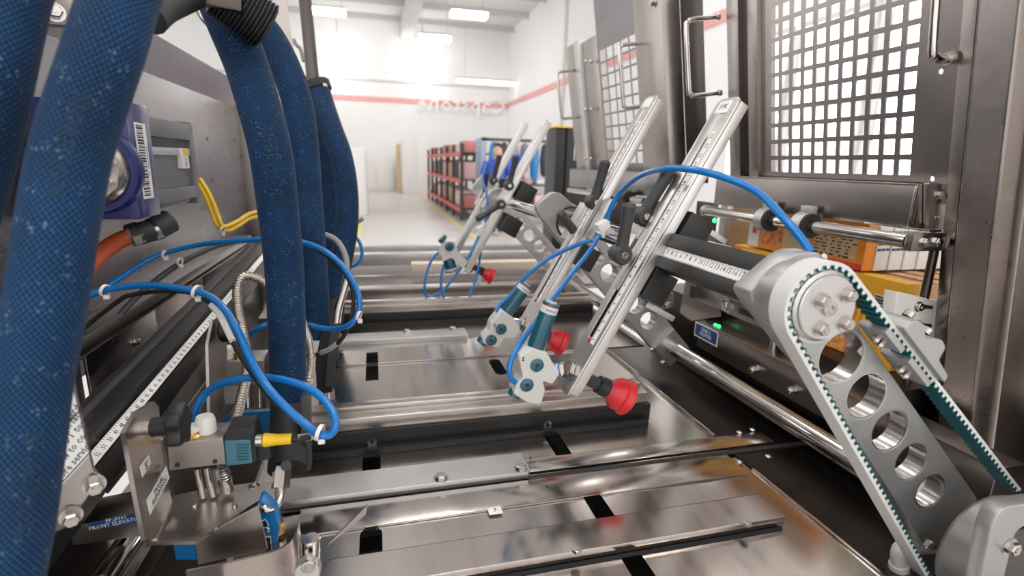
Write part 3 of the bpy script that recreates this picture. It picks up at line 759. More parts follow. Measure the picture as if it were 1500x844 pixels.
obj('blue_plug', MB().cyl(at(838, 350, y=0.968), at(838, 350, y=0.968) - EY * 0.004, 0.014, seg=24), NAVY, obj_b)
t = thing('end_plate', 'small pale end plate on the far end of the tool shaft', 'plate', (BX, 1.95, BZ))
b = MB(); yplate(b, ((690, 276), (704, 259), (716, 268), (722, 300), (712, 310)), 1.9, 0.02, (), 0.01, 0.0015); obj('plate', b, BARE, t)
obj('shaft_stub', MB().cyl((BX, 1.75, BZ), (BX, 1.9, BZ), 0.015), POLISH, t)
# --- the ruled black tool bar and the bright shaft behind it
def scale_text(mb, p0, p1, up, n, size, first=0, step=1, nrm=None):
    """numbers along a scale tape from p0 to p1"""
    d = (p1 - p0); L = d.length; d.normalize()
    for i in range(n):
        c = p0 + d * (L * (i + 0.5) / n)
        mb.text(str(first + i * step), size, frame(c, d, up), extrude=0.00008)
t = thing('ruled_tool_bar', 'black tool bar with a white measuring scale beside the belt pulley', 'bar', (BX, 0.5, BZ))
RB = frame(V((BX, 0.52, BZ)), U, EY)      # x along U, y along Y, z = U x Y = -N
b = MB()
for w0, w1 in ((-0.024, -0.009), (0.006, 0.024)):
    b.box(V((BX, 0.522, BZ)) + U * ((w0 + w1) / 2), ((w1 - w0), 0.18, 0.028), RB.to_3x3(), 0.0012)
obj('profile', b, ANOD, t)
obj('web', MB().box(V((BX, 0.522, BZ)) + U * -0.0015 - N * 0.004, (0.0148, 0.179, 0.016), RB.to_3x3()), ANOD, t)
obj('scale_tape', MB().box(V((BX, 0.522, BZ)) + U * -0.0012 + N * 0.0102, (0.0128, 0.178, 0.002), RB.to_3x3()), LABEL, t)
obj('aluminium_edge', MB().box(V((BX, 0.522, BZ)) + U * -0.0088 + N * 0.0115, (0.003, 0.1785, 0.003), RB.to_3x3(), 0.0005), BARE, t)
tx = MB(); c0 = V((BX, 0.0, BZ)) + U * -0.0012 + N * 0.01125
scale_text(tx, c0 + EY * 0.60, c0 + EY * 0.436, U, 16, 0.0092, 3)
for i in range(52):
    tx.box(c0 + EY * (0.434 + i * 0.0033) + U * 0.0048, (0.0025, 0.0004, 0.0002), RB.to_3x3())
obj('scale_marks', tx, INK, t)
obj('lower_tie', MB().span((BX + 0.012, 0.434, BZ - 0.050), (BX + 0.026, 0.56, BZ - 0.032), 0.001), STEEL, t)
obj('tie_slot', MB().span((BX + 0.0105, 0.445, BZ - 0.044), (BX + 0.012, 0.475, BZ - 0.038), 0.0005), BLACK, t)
obj('tie_bolt', MB().hexnut((BX + 0.012, 0.495, BZ - 0.041), -EX, 0.006, 0.006), BOLT, t)
tag(obj('tool_shaft', MB().cyl((BX, 0.64, BZ), (BX, 1.9, BZ), 0.0145, seg=28), POLISH), 'bright round tool shaft carrying the slotted rails', 'shaft')

# ================================================================== SLOTTED RAILS
RAILM = grain(mat('rail_aluminium', (0.66, 0.64, 0.62), 1.0, 0.3), (40, 40, 40), (0.26, 0.38), 0.006, 0.04)
def rail(y, s0, s1, label, scale=True, tip='', n0=0.0125):
    """U channel: slotted face towards N, sides to both Y directions; s measured from the tool bar axis along U"""
    w, dp, th = 0.046, 0.017, 0.0035
    o = V((BX, y, BZ)) + N * (n0 + dp)
    t = thing('slotted_rail', label, 'rail', V((BX, y, BZ)) + U * s0, 'slotted pick up rails')
    Mr = frame(o, U, EY)          # local z = U x Y = -N : thickness grows away from the face
    L = s1 - s0
    out = rounded([(s0, 0), (s1, 0), (s1, w), (s0, w)], [0.006, 0.012, 0.012, 0.012])
    hs = [slot(s0 + 0.085, w * 0.56, s1 - 0.06, w * 0.56, 0.0045)] + ([circ(s0 + 0.028, w * 0.55, 0.012, 24)])
    obj('slotted_face', MB().plate(out, Mr @ Mx.Translation((0, 0, -th)), th, hs, 0.0006), RAILM, t)
    obj('slide_insert', MB().box(o + U * (s0 * 0.35 + s1 * 0.65) + EY * (w * 0.68) - N * 0.0012, (L * 0.60, 0.016, 0.005), Mr.to_3x3(), 0.0008), RAILM, t)
    for k, yy in enumerate((0.0, w - th)):
        obj('side_flange', MB().box(o + U * ((s0 + s1) / 2) + EY * (yy + th / 2) - N * (th + (dp - th) / 2), (L - 0.01, th, dp - th), Mr.to_3x3(), 0.0012), RAILM, t)
    obj('slot_liner', MB().box(o + U * ((s0 + s1) / 2) + EY * (w / 2) - N * (dp - 0.001), (L - 0.03, w - 2 * th - 0.001, 0.002), Mr.to_3x3()), ANOD, t)
    if scale:
        a, e = s0 + 0.075, s1 - 0.05
        obj('scale_tape', MB().box(o + U * ((a + e) / 2) + EY * (w * 0.27) + N * 0.0006, (e - a, 0.0085, 0.0009), Mr.to_3x3()), LABEL, t)
        tx = MB(); c = o + EY * (w * 0.26) + N * 0.0012
        n = int((e - a) / 0.0135)
        scale_text(tx, c + U * a, c + U * e, EY, n, 0.0078, 1)
        for i in range(int((e - a) / 0.0034)):
            tx.box(c + EY * 0.0036 + U * (a + i * 0.0034), (0.0004, 0.0018, 0.0002), Mr.to_3x3())
        obj('scale_marks', tx, INK, t)
        obj('red_pointer', MB().box(o + U * (a + 0.002) + EY * (w * 0.46) + N * 0.001, (0.006, 0.004, 0.003), Mr.to_3x3(), 0.001), RED, t)
    lb = obj('end_label', MB().box(o + U * (s1 - 0.014) + EY * (w * 0.52) + N * 0.0005, (0.018, 0.026, 0.0008), Mr.to_3x3(), 0.0003), LABEL, t)
    if tip: obj('printed_code', MB().text(tip, 0.011, frame(o + U * (s1 - 0.014) + EY * (w * 0.52) + N * 0.001, -EY, U), extrude=0.0001), INK, lb)
    return t
def s_of(px, py, y):
    return (at(px, py, y=y) - V((BX, y, BZ))).dot(U)
R1, R2, R3, R4 = 0.60, 0.835, 1.43, 1.68
rail(R1, s_of(842, 586, R1), s_of(1097, 148, R1), 'slotted steel rail with white scale, nearest and longest of four', True, '1FK')
rail(R2, s_of(777, 510, R2), s_of(988, 155, R2), 'slotted steel rail standing second from the camera, behind the blue tube')
rail(R3, s_of(688, 406, R3), s_of(815, 182, R3), 'slotted pale rail of the far pair, nearer the black post', False)
rail(R4, s_of(660, 388, R4), s_of(783, 186, R4), 'slotted pale rail of the far pair, farthest from the camera', False)

# ================================================================== RAIL CLAMPS AND LEVERS
def lever_parts(t, hub, tip, axis=None, s=1.0):
    hub, tip = V(hub), V(tip)
    ax = -EY if axis is None else V(axis).normalized()
    d = (tip - hub)
    lv = MB()
    lv.lathe(hub - ax * 0.012 * s, ax, [(0, 0.0105 * s), (0.002, 0.0125 * s), (0.022 * s, 0.0135 * s), (0.026 * s, 0.011 * s)], 24)
    side = d.cross(ax).normalized()
    lv.tube([hub + ax * 0.003 * s, hub + d * 0.3 + ax * 0.006 * s, hub + d * 0.7 + ax * 0.012 * s, tip + ax * 0.016 * s], lambda q: (0.0095 - 0.0015 * math.sin(q * PI)) * s, 14)
    lv.lathe(tip + ax * 0.016 * s, d, [(-0.002, 0.0093 * s), (0.003 * s, 0.007 * s), (0.005 * s, 0)], 14)
    lo = obj('lever_handle', lv, CHAR, t)
    obj('lever_screw', MB().socket(hub + ax * 0.0135 * s, ax, 0.0045 * s, 0.003 * s), BOLT, lo)
    obj('lever_stud', MB().cyl(hub - ax * 0.012 * s, hub - ax * 0.028 * s, 0.0055 * s, seg=14), BOLT, lo)
R61 = frame(V((0, 0, 0)), U, EY).to_3x3()
def clamp(name, y, label, jaws, levers, group='rail clamps'):
    t = thing(name, label, 'clamp', V((BX, y, BZ - 0.04)), group)
    for (nm, c, size, m) in jaws:
        obj(nm, MB().box(V((BX, y, BZ)) + U * c[0] + EY * c[1] + N * c[2], size, R61, 0.0015), m, t)
    for (hp, tp, yy) in levers:
        lever_parts(t, at(*hp, y=yy), at(*tp, y=yy))
    return t
clamp('rail_clamp', R1, 'black and aluminium clamp with lever holding the nearest slotted rail',
      [('black_block', (0.036, 0.022, -0.012), (0.046, 0.05, 0.04), BLACK), ('black_block', (-0.045, 0.022, -0.008), (0.042, 0.05, 0.036), BLACK),
       ('aluminium_jaw', (0.03, 0.07, 0.02), (0.06, 0.03, 0.012), BARE), ('aluminium_jaw', (-0.02, 0.075, 0.022), (0.05, 0.03, 0.012), BARE),
       ('tie_plate', (0.052, 0.02, -0.046), (0.008, 0.03, 0.04), BARE), ('tie_plate', (-0.072, 0.02, -0.036), (0.008, 0.02, 0.05), BARE)],
      [((908, 372), (914, 300), 0.63), ((940, 316), (972, 250), 0.665)])
clamp('rail_clamp', R2, 'black and aluminium clamp with two levers on the second rail, left of the tee fitting',
      [('black_block', (-0.05, 0.02, -0.004), (0.04, 0.05, 0.036), BLACK), ('black_block', (0.045, 0.02, -0.014), (0.04, 0.05, 0.036), BLACK),
       ('aluminium_jaw', (0.015, -0.025, 0.02), (0.075, 0.03, 0.010), BARE), ('aluminium_jaw', (0.0, 0.075, 0.018), (0.075, 0.03, 0.010), BARE)],
      [((869, 296), (881, 238), 0.85), ((846, 345), (816, 312), 0.87)])
clamp('rail_clamp', R3, 'black clamp with two levers on the nearer rail of the far pair',
      [('black_block', (0.045, 0.03, -0.02), (0.05, 0.06, 0.05), BLACK), ('black_block', (-0.055, 0.0, -0.02), (0.05, 0.06, 0.05), BLACK), ('aluminium_jaw', (0.0, 0.07, 0.02), (0.09, 0.04, 0.012), BARE)],
      [((745, 272), (754, 230), 1.42), ((733, 299), (698, 320), 1.42)])
clamp('rail_clamp', R4, 'black clamp with two levers on the farthest rail',
      [('black_block', (0.045, 0.03, -0.02), (0.05, 0.06, 0.05), BLACK), ('aluminium_jaw', (0.0, -0.03, 0.02), (0.09, 0.04, 0.012), BARE), ('aluminium_jaw', (0.0, 0.09, 0.02), (0.09, 0.04, 0.012), BARE)],
      [((722, 264), (730, 229), 1.66), ((709, 290), (711, 254), 1.72)])

# ================================================================== SUCTION CUPS
W_ = 0.046
def hole_of(y, s0): return V((BX, y + W_ * 0.55, BZ)) + U * (s0 + 0.028) + N * (0.0125 + 0.017)
def cup(o, label, rod=0.055, s=1.0):
    t = thing('suction_cup', label, 'suction cup', o - N * (rod + 0.04), 'red suction cups')
    d = -N
    obj('stem', MB().cyl(o - d * 0.002, o + d * rod * 0.8, 0.006 * s, seg=14), DARK, t)
    obj('hex_stem', MB().lathe(o + d * rod * 0.45, d, [(0, 0.0085 * s), (rod * 0.4, 0.0085 * s)], 6), CHAR, t)
    e = o + d * rod * 0.82
    obj('nut', MB().lathe(e, d, [(0, 0.009 * s), (0.002 * s, 0.0115 * s), (0.009 * s, 0.0115 * s), (0.010 * s, 0.0125 * s), (0.015 * s, 0.0125 * s)], 16), BLACK, t)
    obj('violet_ring', MB().lathe(e + d * 0.0185 * s, d, [(0, 0.0128 * s), (0.0025 * s, 0.0128 * s)], 24), VIOLET, t)
    prof = [(0.014, 0.0115), (0.019, 0.0125), (0.024, 0.0150), (0.031, 0.0205), (0.034, 0.0215), (0.036, 0.0205), (0.0375, 0.0185), (0.039, 0.0195), (0.044, 0.0232), (0.0465, 0.0238), (0.0465, 0.0228), (0.040, 0.0165), (0.034, 0.010), (0.034, 0)]
    obj('red_bellows', MB().lathe(e, d, [(a * s, r * s) for a, r in prof], 36, close=False), RED, t, sharp=60)
    obj('rail_nut', MB().lathe(o - d * 0.0005, -d, [(0, 0.012 * s), (0.006 * s, 0.012 * s)], 6), BOLT, t)
S1, S2, S3, S4 = s_of(842, 586, R1), s_of(777, 510, R2), s_of(688, 406, R3), s_of(660, 388, R4)
H1, H2, H3, H4 = hole_of(R1, S1), hole_of(R2, S2), hole_of(R3, S3), hole_of(R4, S4)
cup(H1, 'red bellows suction cup at the foot of the nearest rail, largest in view', 0.056, 1.1)
cup(H2, 'red bellows suction cup half hidden behind the nearest rail', 0.05)
cup(H3, 'dark red suction cup of the far pair, nearer one', 0.05)
cup(H4, 'dark red suction cup of the far pair, farther one', 0.05)

# ================================================================== VACUUM GENERATORS
LBAND = mat('printed_band', (0.66, 0.66, 0.66), 0, 0.4)
PALEB = mat('pale_port', (0.70, 0.72, 0.70), 0, 0.4)
GREYW = mat('grey_white_plastic', (0.58, 0.575, 0.55), 0, 0.38)
def generator(y, cyl0, cyl1, r, plugs, body, cap, port, hole, label):
    """white ejector body with teal cylinder; outlines measured at Y = y"""
    t = thing('vacuum_generator', label, 'pneumatic part', at(*cap[1], y=y), 'vacuum generators')
    P = lambda q, dy=0.0: at(*q, y=y) + EY * dy
    hw = r * 1.15
    bd = MB(); loop = [(P(q).x, P(q).z) for q in body]
    bd.plate(rounded(loop, r * 0.3, 3), MY(y - hw), hw * 2, (), 0.002)
    bo = obj('body', bd, GREYW, t)
    a, b_ = P(cyl0), P(cyl1); d = (b_ - a); L = d.length; d.normalize()
    cy = obj('silencer', MB().lathe(a, d, [(0, r * 0.96), (0.002, r), (L * 0.78, r)], 32), TEAL, t)
    obj('print_band', MB().lathe(a + d * L * 0.78, d, [(0, r * 1.005), (L * 0.145, r * 1.005)], 32), LBAND, cy)
    obj('red_line', MB().lathe(a + d * L * 0.925, d, [(0, r * 1.01), (L * 0.018, r * 1.01)], 32), RED, cy)
    obj('end_cap', MB().lathe(a + d * L * 0.943, d, [(0, r), (L * 0.045, r), (L * 0.057, r * 0.85), (L * 0.05, r * 0.55), (L * 0.05, r * 0.5), (L * 0.065, r * 0.45), (L * 0.065, 0)], 32), TEAL, cy)
    obj('cap_ring', MB().ring(a + d * L * 0.985, d, r * 0.42, r * 0.62, L * 0.03, 24), PALEB, cy)
    obj('neck_collar', MB().lathe(a - d * r * 0.35, d, [(0, r * 0.98), (r * 0.1, r * 1.08), (r * 0.45, r * 1.08)], 28), PALEB, t)
    px = MB()
    u, w, dd = basis(d)
    px.text('PA06I L1', r * 0.42, frame(a + d * L * 0.85 + V((0, -1, 0)) * r * 1.02, V((d.z, 0, -d.x)), d), extrude=0.0002)
    obj('print', px, BRIGHTB, cy)
    for q in plugs:
        pg = obj('port_plug', MB().lathe(P(q, -hw), -EY, [(-0.001, r * 0.78), (0.0015, r * 0.78), (0.002, r * 0.7)], 28), TEAL, t)
        obj('port_socket', MB().lathe(P(q, -hw - 0.002), -EY, [(0, r * 0.25), (0.0004, r * 0.25)], 6), BLACK, pg)
    obj('bottom_cap', MB().cyl(P(cap[0]), P(cap[1]), r * 0.8, seg=24, bev=0.001), TEAL, t)
    for sy in (-0.4, 0.4): obj('body_screw', MB().cyl(P(body[0], 0) + EY * (-hw) + V((0.006, 0.0, -0.004 + sy * 0.004)), P(body[0], 0) + EY * (-hw - 0.0012) + V((0.006, 0, -0.004 + sy * 0.004)), 0.0012, seg=8), INK, t)
    # coloured push-in port towards the rail
    e0, e1 = P(port), hole
    dv = (e1 - e0); LL = dv.length; dv.normalize()
    obj('port_neck', MB().lathe(e0, dv, [(0, r * 0.85), (LL * 0.3, r * 0.85)], 24), GREYW, t)
    obj('blue_band', MB().lathe(e0 + dv * LL * 0.3, dv, [(0, r * 0.78), (LL * 0.14, r * 0.78)], 24), BRIGHTB, t)
    obj('pale_band', MB().lathe(e0 + dv * LL * 0.44, dv, [(0, r * 0.72), (LL * 0.12, r * 0.72)], 24), PALEB, t)
    obj('blue_band', MB().lathe(e0 + dv * LL * 0.56, dv, [(0, r * 0.74), (LL * 0.12, r * 0.74)], 24), BRIGHTB, t)
    obj('steel_nut', MB().lathe(e0 + dv * LL * 0.68, dv, [(0, r * 0.8), (LL * 0.26, r * 0.8)], 6), BOLT, t)
    return t
generator(0.635, (784, 510), (808, 443), 0.0118, ((782, 529.5), (767.5, 558)),
          ((756, 517), (776, 505), (797, 512), (806, 528), (817, 540), (805, 558), (791, 553), (795, 567), (788, 588), (768, 584), (748, 571), (754, 556), (762, 548)),
          ((757, 571), (752, 580)), (806, 543), H1 + N * 0.008, 'white vacuum generator with teal cylinder, at the nearest rail')
generator(0.85, (741, 458), (771.5, 417), 0.0125, ((731, 478.5), (717, 494.5)),
          ((717, 470), (732, 452), (752, 465), (760, 480), (751, 493), (736, 492), (727, 506), (706, 500), (704, 492), (714, 482)),
          ((709, 497), (704, 503)), (752, 480), H2 + N * 0.008, 'white vacuum generator with teal cylinder, second from the camera')
generator(1.45, (655, 372), (661.5, 398), 0.0165, ((657, 360),),
          ((642, 372), (650, 352), (664, 352), (672, 372), (684, 384), (676, 392), (660, 376), (648, 382)),
          ((650, 352), (646, 348)), (676, 384), H3 + N * 0.008, 'small white vacuum generator hanging at the far pair of rails')

# ================================================================== BLUE AIR TUBES ON THE TOOLING
def air_tube(pts, r, label, m=TUBEB, name='air_tube', cat='tube', group='blue air tubes', ends=True, base=None):
    return tag(obj(name, MB().tube(pts, r, 12, n=8), m, base=base), label, cat, group)
def path(*q): return [at(a, b, y=c) for a, b, c in q]
air_tube(path((889, 326, .79), (896, 302, .785), (912, 279, .77), (938, 258, .705), (972, 247.5, .63), (1005, 247.5, .582), (1040, 254, .548), (1080, 267, .52), (1115, 286, .49), (1150, 322, .45), (1172, 347, .43), (1188, 370, .415)), 0.0042, 'thick blue air tube arching from the tee fitting to the belt bracket')
air_tube(path((880, 341, .79), (862, 370, .77), (838, 400, .74), (808, 440, .70), (783, 474, .67), (762, 503, .645), (750, 525, .63), (746, 542, .625), (750, 556, .625), (758, 562, .63)), 0.0038, 'blue air tube running down beside the nearest teal cylinder')
air_tube(path((886, 342, .795), (872, 350, .80), (840, 361, .82), (805, 378, .84), (778, 398, .85), (764, 412, .855), (748, 432, .86), (733, 446, .855), (726, 456, .85)), 0.0037, 'blue air tube curving from the tee fitting to the second teal cylinder')
air_tube(path((701, 346, 1.47), (692, 366, 1.46), (680, 385, 1.45), (664, 408, 1.44), (648, 426, 1.43), (634, 435, 1.43), (625, 433, 1.43), (622, 420, 1.43), (625, 400, 1.44), (632, 382, 1.45), (642, 370, 1.46)), 0.0036, 'thin blue tube loop of the far tooling, left loop')
air_tube(path((708, 348, 1.47), (705, 366, 1.46), (702, 385, 1.45), (695, 415, 1.43), (684, 437, 1.42), (670, 446, 1.42), (656, 443, 1.42), (648, 428, 1.42), (646, 408, 1.43), (650, 388, 1.44)), 0.0036, 'thin blue tube loop of the far tooling, right loop')
air_tube(path((706, 338, 1.5), (712, 318, 1.52), (714, 300, 1.54), (712, 280, 1.56), (707, 262, 1.6), (712, 240, 1.65)), 0.0034, 'thin blue tube rising past the far levers')
def tee(px, py, y, s, label):
    c = at(px, py, y=y); t = thing('tee_fitting', label, 'fitting', c, 'tee fittings')
    obj('block', MB().box(c, (0.020 * s, 0.018 * s, 0.026 * s), Mx.Rotation(math.radians(-28), 3, 'Y'), 0.003 * s), WHITE, t)
    for a, b in (((px + 5, py - 12), 1), ((px - 6, py + 9), 1), ((px + 4, py + 10), 1)):
        q = at(*a, y=y); obj('socket', MB().cyl(c + (q - c) * 0.35, q, 0.0066 * s, seg=16, bev=0.001), GREYC if b == 0 else WHITE, t)
tee(884, 335, 0.79, 1.0, 'white tee fitting joining three blue tubes at the second rail')
tee(705, 338, 1.48, 1.1, 'white tee fitting above the far blue tube loops')

# ================================================================== CARTON MAGAZINE ON THE RIGHT
MT = V((-0.162, 0, 0.987)).normalized()      # up the leaning magazine front
MN = V((-MT.z, 0, MT.x))                      # out of the front, towards the deck
MO = V((0.78, 0, 0.41))
RM = Mx((( -MN.x, 0, MT.x), (0, 1, 0), (-MN.z, 0, MT.z)))     # local x away from deck, y along Y, z up the front
def mg(y, h, off=0.0): return MO + EY * y + MT * h + MN * off
def mg_pix(px, py, off=0.0):
    p = on_plane(px, py, MO + MN * off, MN); return p.y, (p - MO).dot(MT)
def mbox(mb, y0, y1, h0, h1, o0, o1, bev=0.001):
    return mb.box(mg((y0 + y1) / 2, (h0 + h1) / 2, (o0 + o1) / 2), (abs(o1 - o0), abs(y1 - y0), abs(h1 - h0)), RM, bev)
MF = Mx(((0, MT.x, MN.x, MO.x), (1, 0, 0, MO.y), (0, MT.z, MN.z, MO.z), (0, 0, 0, 1)))   # local x = Y, y = up, z = out
yR, _ = mg_pix(1338, 262); yL, _ = mg_pix(1129, 250)
def guard(name, y0, y1, h0, h1, cells_y, cells_h, margins, label, m=STEELY, bar=0.005):
    t = thing(name, label, 'guard', mg((y0 + y1) / 2, h0))
    ml, mr, mb_, mt_ = margins
    holes = []
    cw = (y1 - mr - y0 - ml) / cells_y; ch = (h1 - mt_ - h0 - mb_) / cells_h
    for i in range(cells_y):
        for j in range(cells_h):
            a, b = y0 + ml + i * cw, h0 + mb_ + j * ch
            holes.append([(a + bar / 2, b + bar / 2), (a + cw - bar / 2, b + bar / 2), (a + cw - bar / 2, b + ch - bar / 2), (a + bar / 2, b + ch - bar / 2)])
    extra = [circ(y0 + ml * 0.45, h0 + mb_ + k * 0.145, 0.0035, 12) for k in range(3)] if ml > 0.02 else []
    obj('perforated_sheet', MB().plate([(y0, h0), (y1, h0), (y1, h1), (y0, h1)], MF, 0.0025, holes + extra), m, t)
    return t
# near guard: Y runs away from us, so the right side of the picture is the small Y side
cell = (yL - yR) / 10
g = guard('mesh_guard', 0.5725, yL + 0.022, -0.03, 0.56, 11, 16, (yR - 0.5725, 0.022, 0.035, 0.06), 'steel guard sheet with square perforations, upper right', bar=0.0082)
# posts left of the near guard
t = thing('guard_post', 'brown steel channel post left of the perforated guard', 'post', mg(yL + 0.05, -0.03))
for k, (a, b, o0, o1) in enumerate(((yL + 0.0225, yL + 0.05, -0.03, 0.012), (yL + 0.0505, yL + 0.075, -0.02, 0.004), (yL + 0.0755, yL + 0.105, -0.035, 0.014), (yL + 0.1055, yL + 0.122, -0.03, 0.006))):
    b_ = MB(); mbox(b_, a, b, -0.03, 0.6, o0, o1); obj('channel', b_, (STEEL, DARK, STEEL, STEEL)[k], t)
for px, py in ((1080, 8), (1082, 130)):
    yy, hh = mg_pix(px, py, 0.006); obj('bolt', MB().hexnut(mg(yy, hh, 0.004), MN, 0.0065, 0.008), BOLT, t)
def handle(pts_px, off, stand, r, label):
    (a, b) = pts_px
    y0, h0 = mg_pix(*a, off); y1, h1 = mg_pix(*b, off); k = 0.016
    ym = (y0 + y1) / 2
    P = [mg(ym, h0, off), mg(ym, h0, off + stand - k), mg(ym, h0 - k * 0.3, off + stand - k * 0.3), mg(ym, h0 - k, off + stand), mg(ym, h1 + k, off + stand), mg(ym, h1 + k * 0.3, off + stand - k * 0.3), mg(ym, h1, off + stand - k), mg(ym, h1, off)]
    t = thing('pull_handle', label, 'handle', P[-1], 'polished pull handles')
    obj('grip', MB().tube(P, r, 14, n=5), POLISH, t)
    for q in (P[0], P[-1]): obj('collar', MB().cyl(q, q + MN * 0.006, r * 1.5, seg=18), BOLT, t)
handle(((1055, 24), (1054, 136)), 0.014, 0.078, 0.0048, 'polished pull handle on the post left of the perforated guard')
handle(((1400, -60), (1398, 84)), 0.010, 0.032, 0.0058, 'polished pull handle at the right edge of the perforated guard')
# right hand column and outer panel
t = thing('machine_column', 'tall brushed steel column at the right of the carton magazine', 'column', (0.8, 0.5, -0.2))
b_ = MB(); mbox(b_, 0.5455, 0.572, -0.5, 0.5, -0.06, 0.006); obj('back_channel', b_, STEEL, t)
b_ = MB(); mbox(b_, 0.535, 0.545, -0.5, 0.5, -0.06, 0.02); obj('rib', b_, DARK, t)
cb = MB(); cb.plate(rounded([(0.487, -0.62), (0.534, -0.62), (0.534, 0.5), (0.487, 0.5)], [0.001, 0.001, 0.001, 0.001]), MF @ Mx.Translation((0, 0, -0.05)), 0.085, (), 0.004); obj('front_post', cb, LSTEEL, t)
obj('outer_panel', MB().box(mg(0.35, -0.1, -0.01), (0.02, 0.262, 1.3), RM, 0.002), STEEL, t)
obj('panel_seam', MB().box(mg(0.4, -0.016, 0.001), (0.003, 0.16, 0.003), RM, 0.0005), POLISH, t)
obj('inner_panel', MB().box(mg(0.30, -0.28, 0.008), (0.012, 0.12, 0.5), RM, 0.006), STEEL, t)
# tray under the guard
XT = 0.742
yt0, yt1 = at(1336, 300, x=XT).y, at(1048, 275, x=XT).y
t = thing('magazine_tray', 'wide brushed steel tray below the perforated guard', 'tray', (XT, (yt0 + yt1) / 2, 0.34))
obj('front', MB().span((XT, yt0, 0.3435), (XT + 0.003, yt1, 0.4045), 0.0008), STEELY, t)
obj('top_lip', MB().span((XT, yt0, 0.4045), (XT + 0.03, yt1, 0.4075), 0.0008), STEELY, t)
obj('side', MB().span((XT + 0.0005, yt0 - 0.003, 0.344), (0.80, yt0, 0.4075), 0.0008), STEEL, t)
obj('edge', MB().span((XT - 0.001, yt0 - 0.0045, 0.344), (XT + 0.003, yt0 + 0.0005, 0.4045), 0.0008), POLISH, t)
b_ = MB(); yplate(b_, ((1361, 267), (1386, 270), (1390, 276), (1388, 328), (1383, 338), (1360, 336)), yt0 - 0.012, 0.008, (), 0.004, 0.0008); pl = obj('bracket_plate', b_, STEEL, t)
obj('bolt', MB().hexnut(at(1376, 286, y=yt0 - 0.012), -EY, 0.006, 0.006), BOLT, pl)
obj('bolt', MB().pan(at(1372, 319, y=yt0 - 0.012), -EY, 0.0035, 0.002), BOLT, pl)
# horizontal rod with ring clamps
XRD = 0.722
p0, p1 = at(1330, 356, x=XRD), at(1036, 307, x=XRD)
ZRD = (p0.z + p1.z) / 2
t = thing('adjusting_rod', 'thick polished rod with two ring clamps below the tray', 'rod', (XRD, (p0.y + p1.y) / 2, ZRD))
obj('rod', MB().cyl((XRD, p0.y, ZRD), (XRD, p1.y, ZRD), 0.0105, seg=28), POLISH, t)
for px in (1128, 1186):
    q = at(px, 330, x=XRD); yy = q.y
    cl = obj('ring_clamp', MB().ring((XRD, yy, ZRD), EY, 0.011, 0.0225, 0.022, 32), BARE, t)
    obj('rubber_face', MB().ring((XRD, yy - 0.005, ZRD), EY, 0.0112, 0.021, 0.005, 32), RUBBER, cl)
    obj('clamp_foot', MB().span((XRD - 0.004, yy, ZRD + 0.02), (XRD + 0.012, yy + 0.022, ZRD + 0.034), 0.002), BARE, cl)
eb = obj('end_block', MB().span((XRD - 0.008, p0.y - 0.012, ZRD - 0.013), (0.775, p0.y - 0.0005, ZRD + 0.013), 0.002), STEEL, t)
for k in (0.0, 0.022): obj('nut', MB().hexnut((XRD + 0.012 + k, p0.y - 0.012, ZRD), -EY, 0.007, 0.007), BOLT, eb)
obj('far_end_knob', MB().cyl((XRD, p1.y, ZRD), (XRD, p1.y + 0.012, ZRD), 0.013, seg=20, bev=0.003), BOLT, t)
obj('side_stub', MB().cyl((0.775, p0.y - 0.006, ZRD), (0.83, p0.y - 0.006, ZRD), 0.011, seg=20), STEEL, t)
tag(obj('flat_bar', MB().span((0.735, 0.555, ZRD + 0.0145), (0.76, 0.655, ZRD + 0.0175), 0.0005), POLISH), 'thin bright flat bar lying over the rod end', 'bar')

# --- far magazine station
fy = lambda px, py, off=0.0: mg_pix(px, py, off)[0]
ya, yb, yc, yd = fy(985, 120), fy(944, 120), fy(880, 120), fy(836, 140)
g = guard('mesh_guard', yb + 0.002, yc, -0.02, 0.62, 5, 9, (0.02, 0.01, 0.04, 0.24), 'pale perforated guard sheet of the far magazine station', PANEL, 0.006)
t = thing('guard_post', 'wide steel post right of the far perforated guard', 'post', mg((ya + yb) / 2, -0.03))
b_ = MB(); mbox(b_, ya, yb, -0.03, 0.62, -0.03, 0.02); obj('front_channel', b_, STEEL, t)
b_ = MB(); mbox(b_, ya - 0.09, ya - 0.001, -0.03, 0.44, -0.034, -0.03); obj('side_leaf', b_, DARK, t)
yy, hh = mg_pix(958, 4, 0.02); obj('bolt', MB().hexnut(mg(yy, hh, 0.02), MN, 0.009, 0.01), BOLT, t)
t = thing('guard_post', 'narrow far post with hinge bolts beside the black column', 'post', mg((yc + yd) / 2, -0.03))
for k, (a, b) in enumerate(((yc + 0.001, yc + (yd - yc) * 0.45), (yc + (yd - yc) * 0.46, yc + (yd - yc) * 0.6), (yc + (yd - yc) * 0.61, yd))):
    b_ = MB(); mbox(b_, a, b, -0.03, (0.43, 0.44, 0.44)[k], -0.03, (0.0, 0.014, 0.004)[k]); obj('channel', b_, (STEEL, BARE, STEEL)[k], t)
for py in (90, 160, 232):
    for px in (858, 866):
        yy, hh = mg_pix(px, py, 0.014); obj('bolt', MB().pan(mg(yy, hh, 0.014), MN, 0.007, 0.006), BOLT, t)
handle(((846, 102), (850, 171)), 0.004, 0.075, 0.005, 'polished pull handle on the narrow far post')
handle(((944, 62), (944, 155)), 0.002, 0.07, 0.005, 'polished pull handle on the far perforated guard')
t = thing('magazine_tray', 'pale steel tray below the far perforated guard', 'tray', (XT, 1.6, 0.34))
obj('front', MB().span((XT, 1.30, 0.34), (XT + 0.003, 1.98, 0.405), 0.0008), PANEL, t)
obj('top_lip', MB().span((XT, 1.30, 0.405), (XT + 0.03, 1.98, 0.408), 0.0008), PANEL, t)
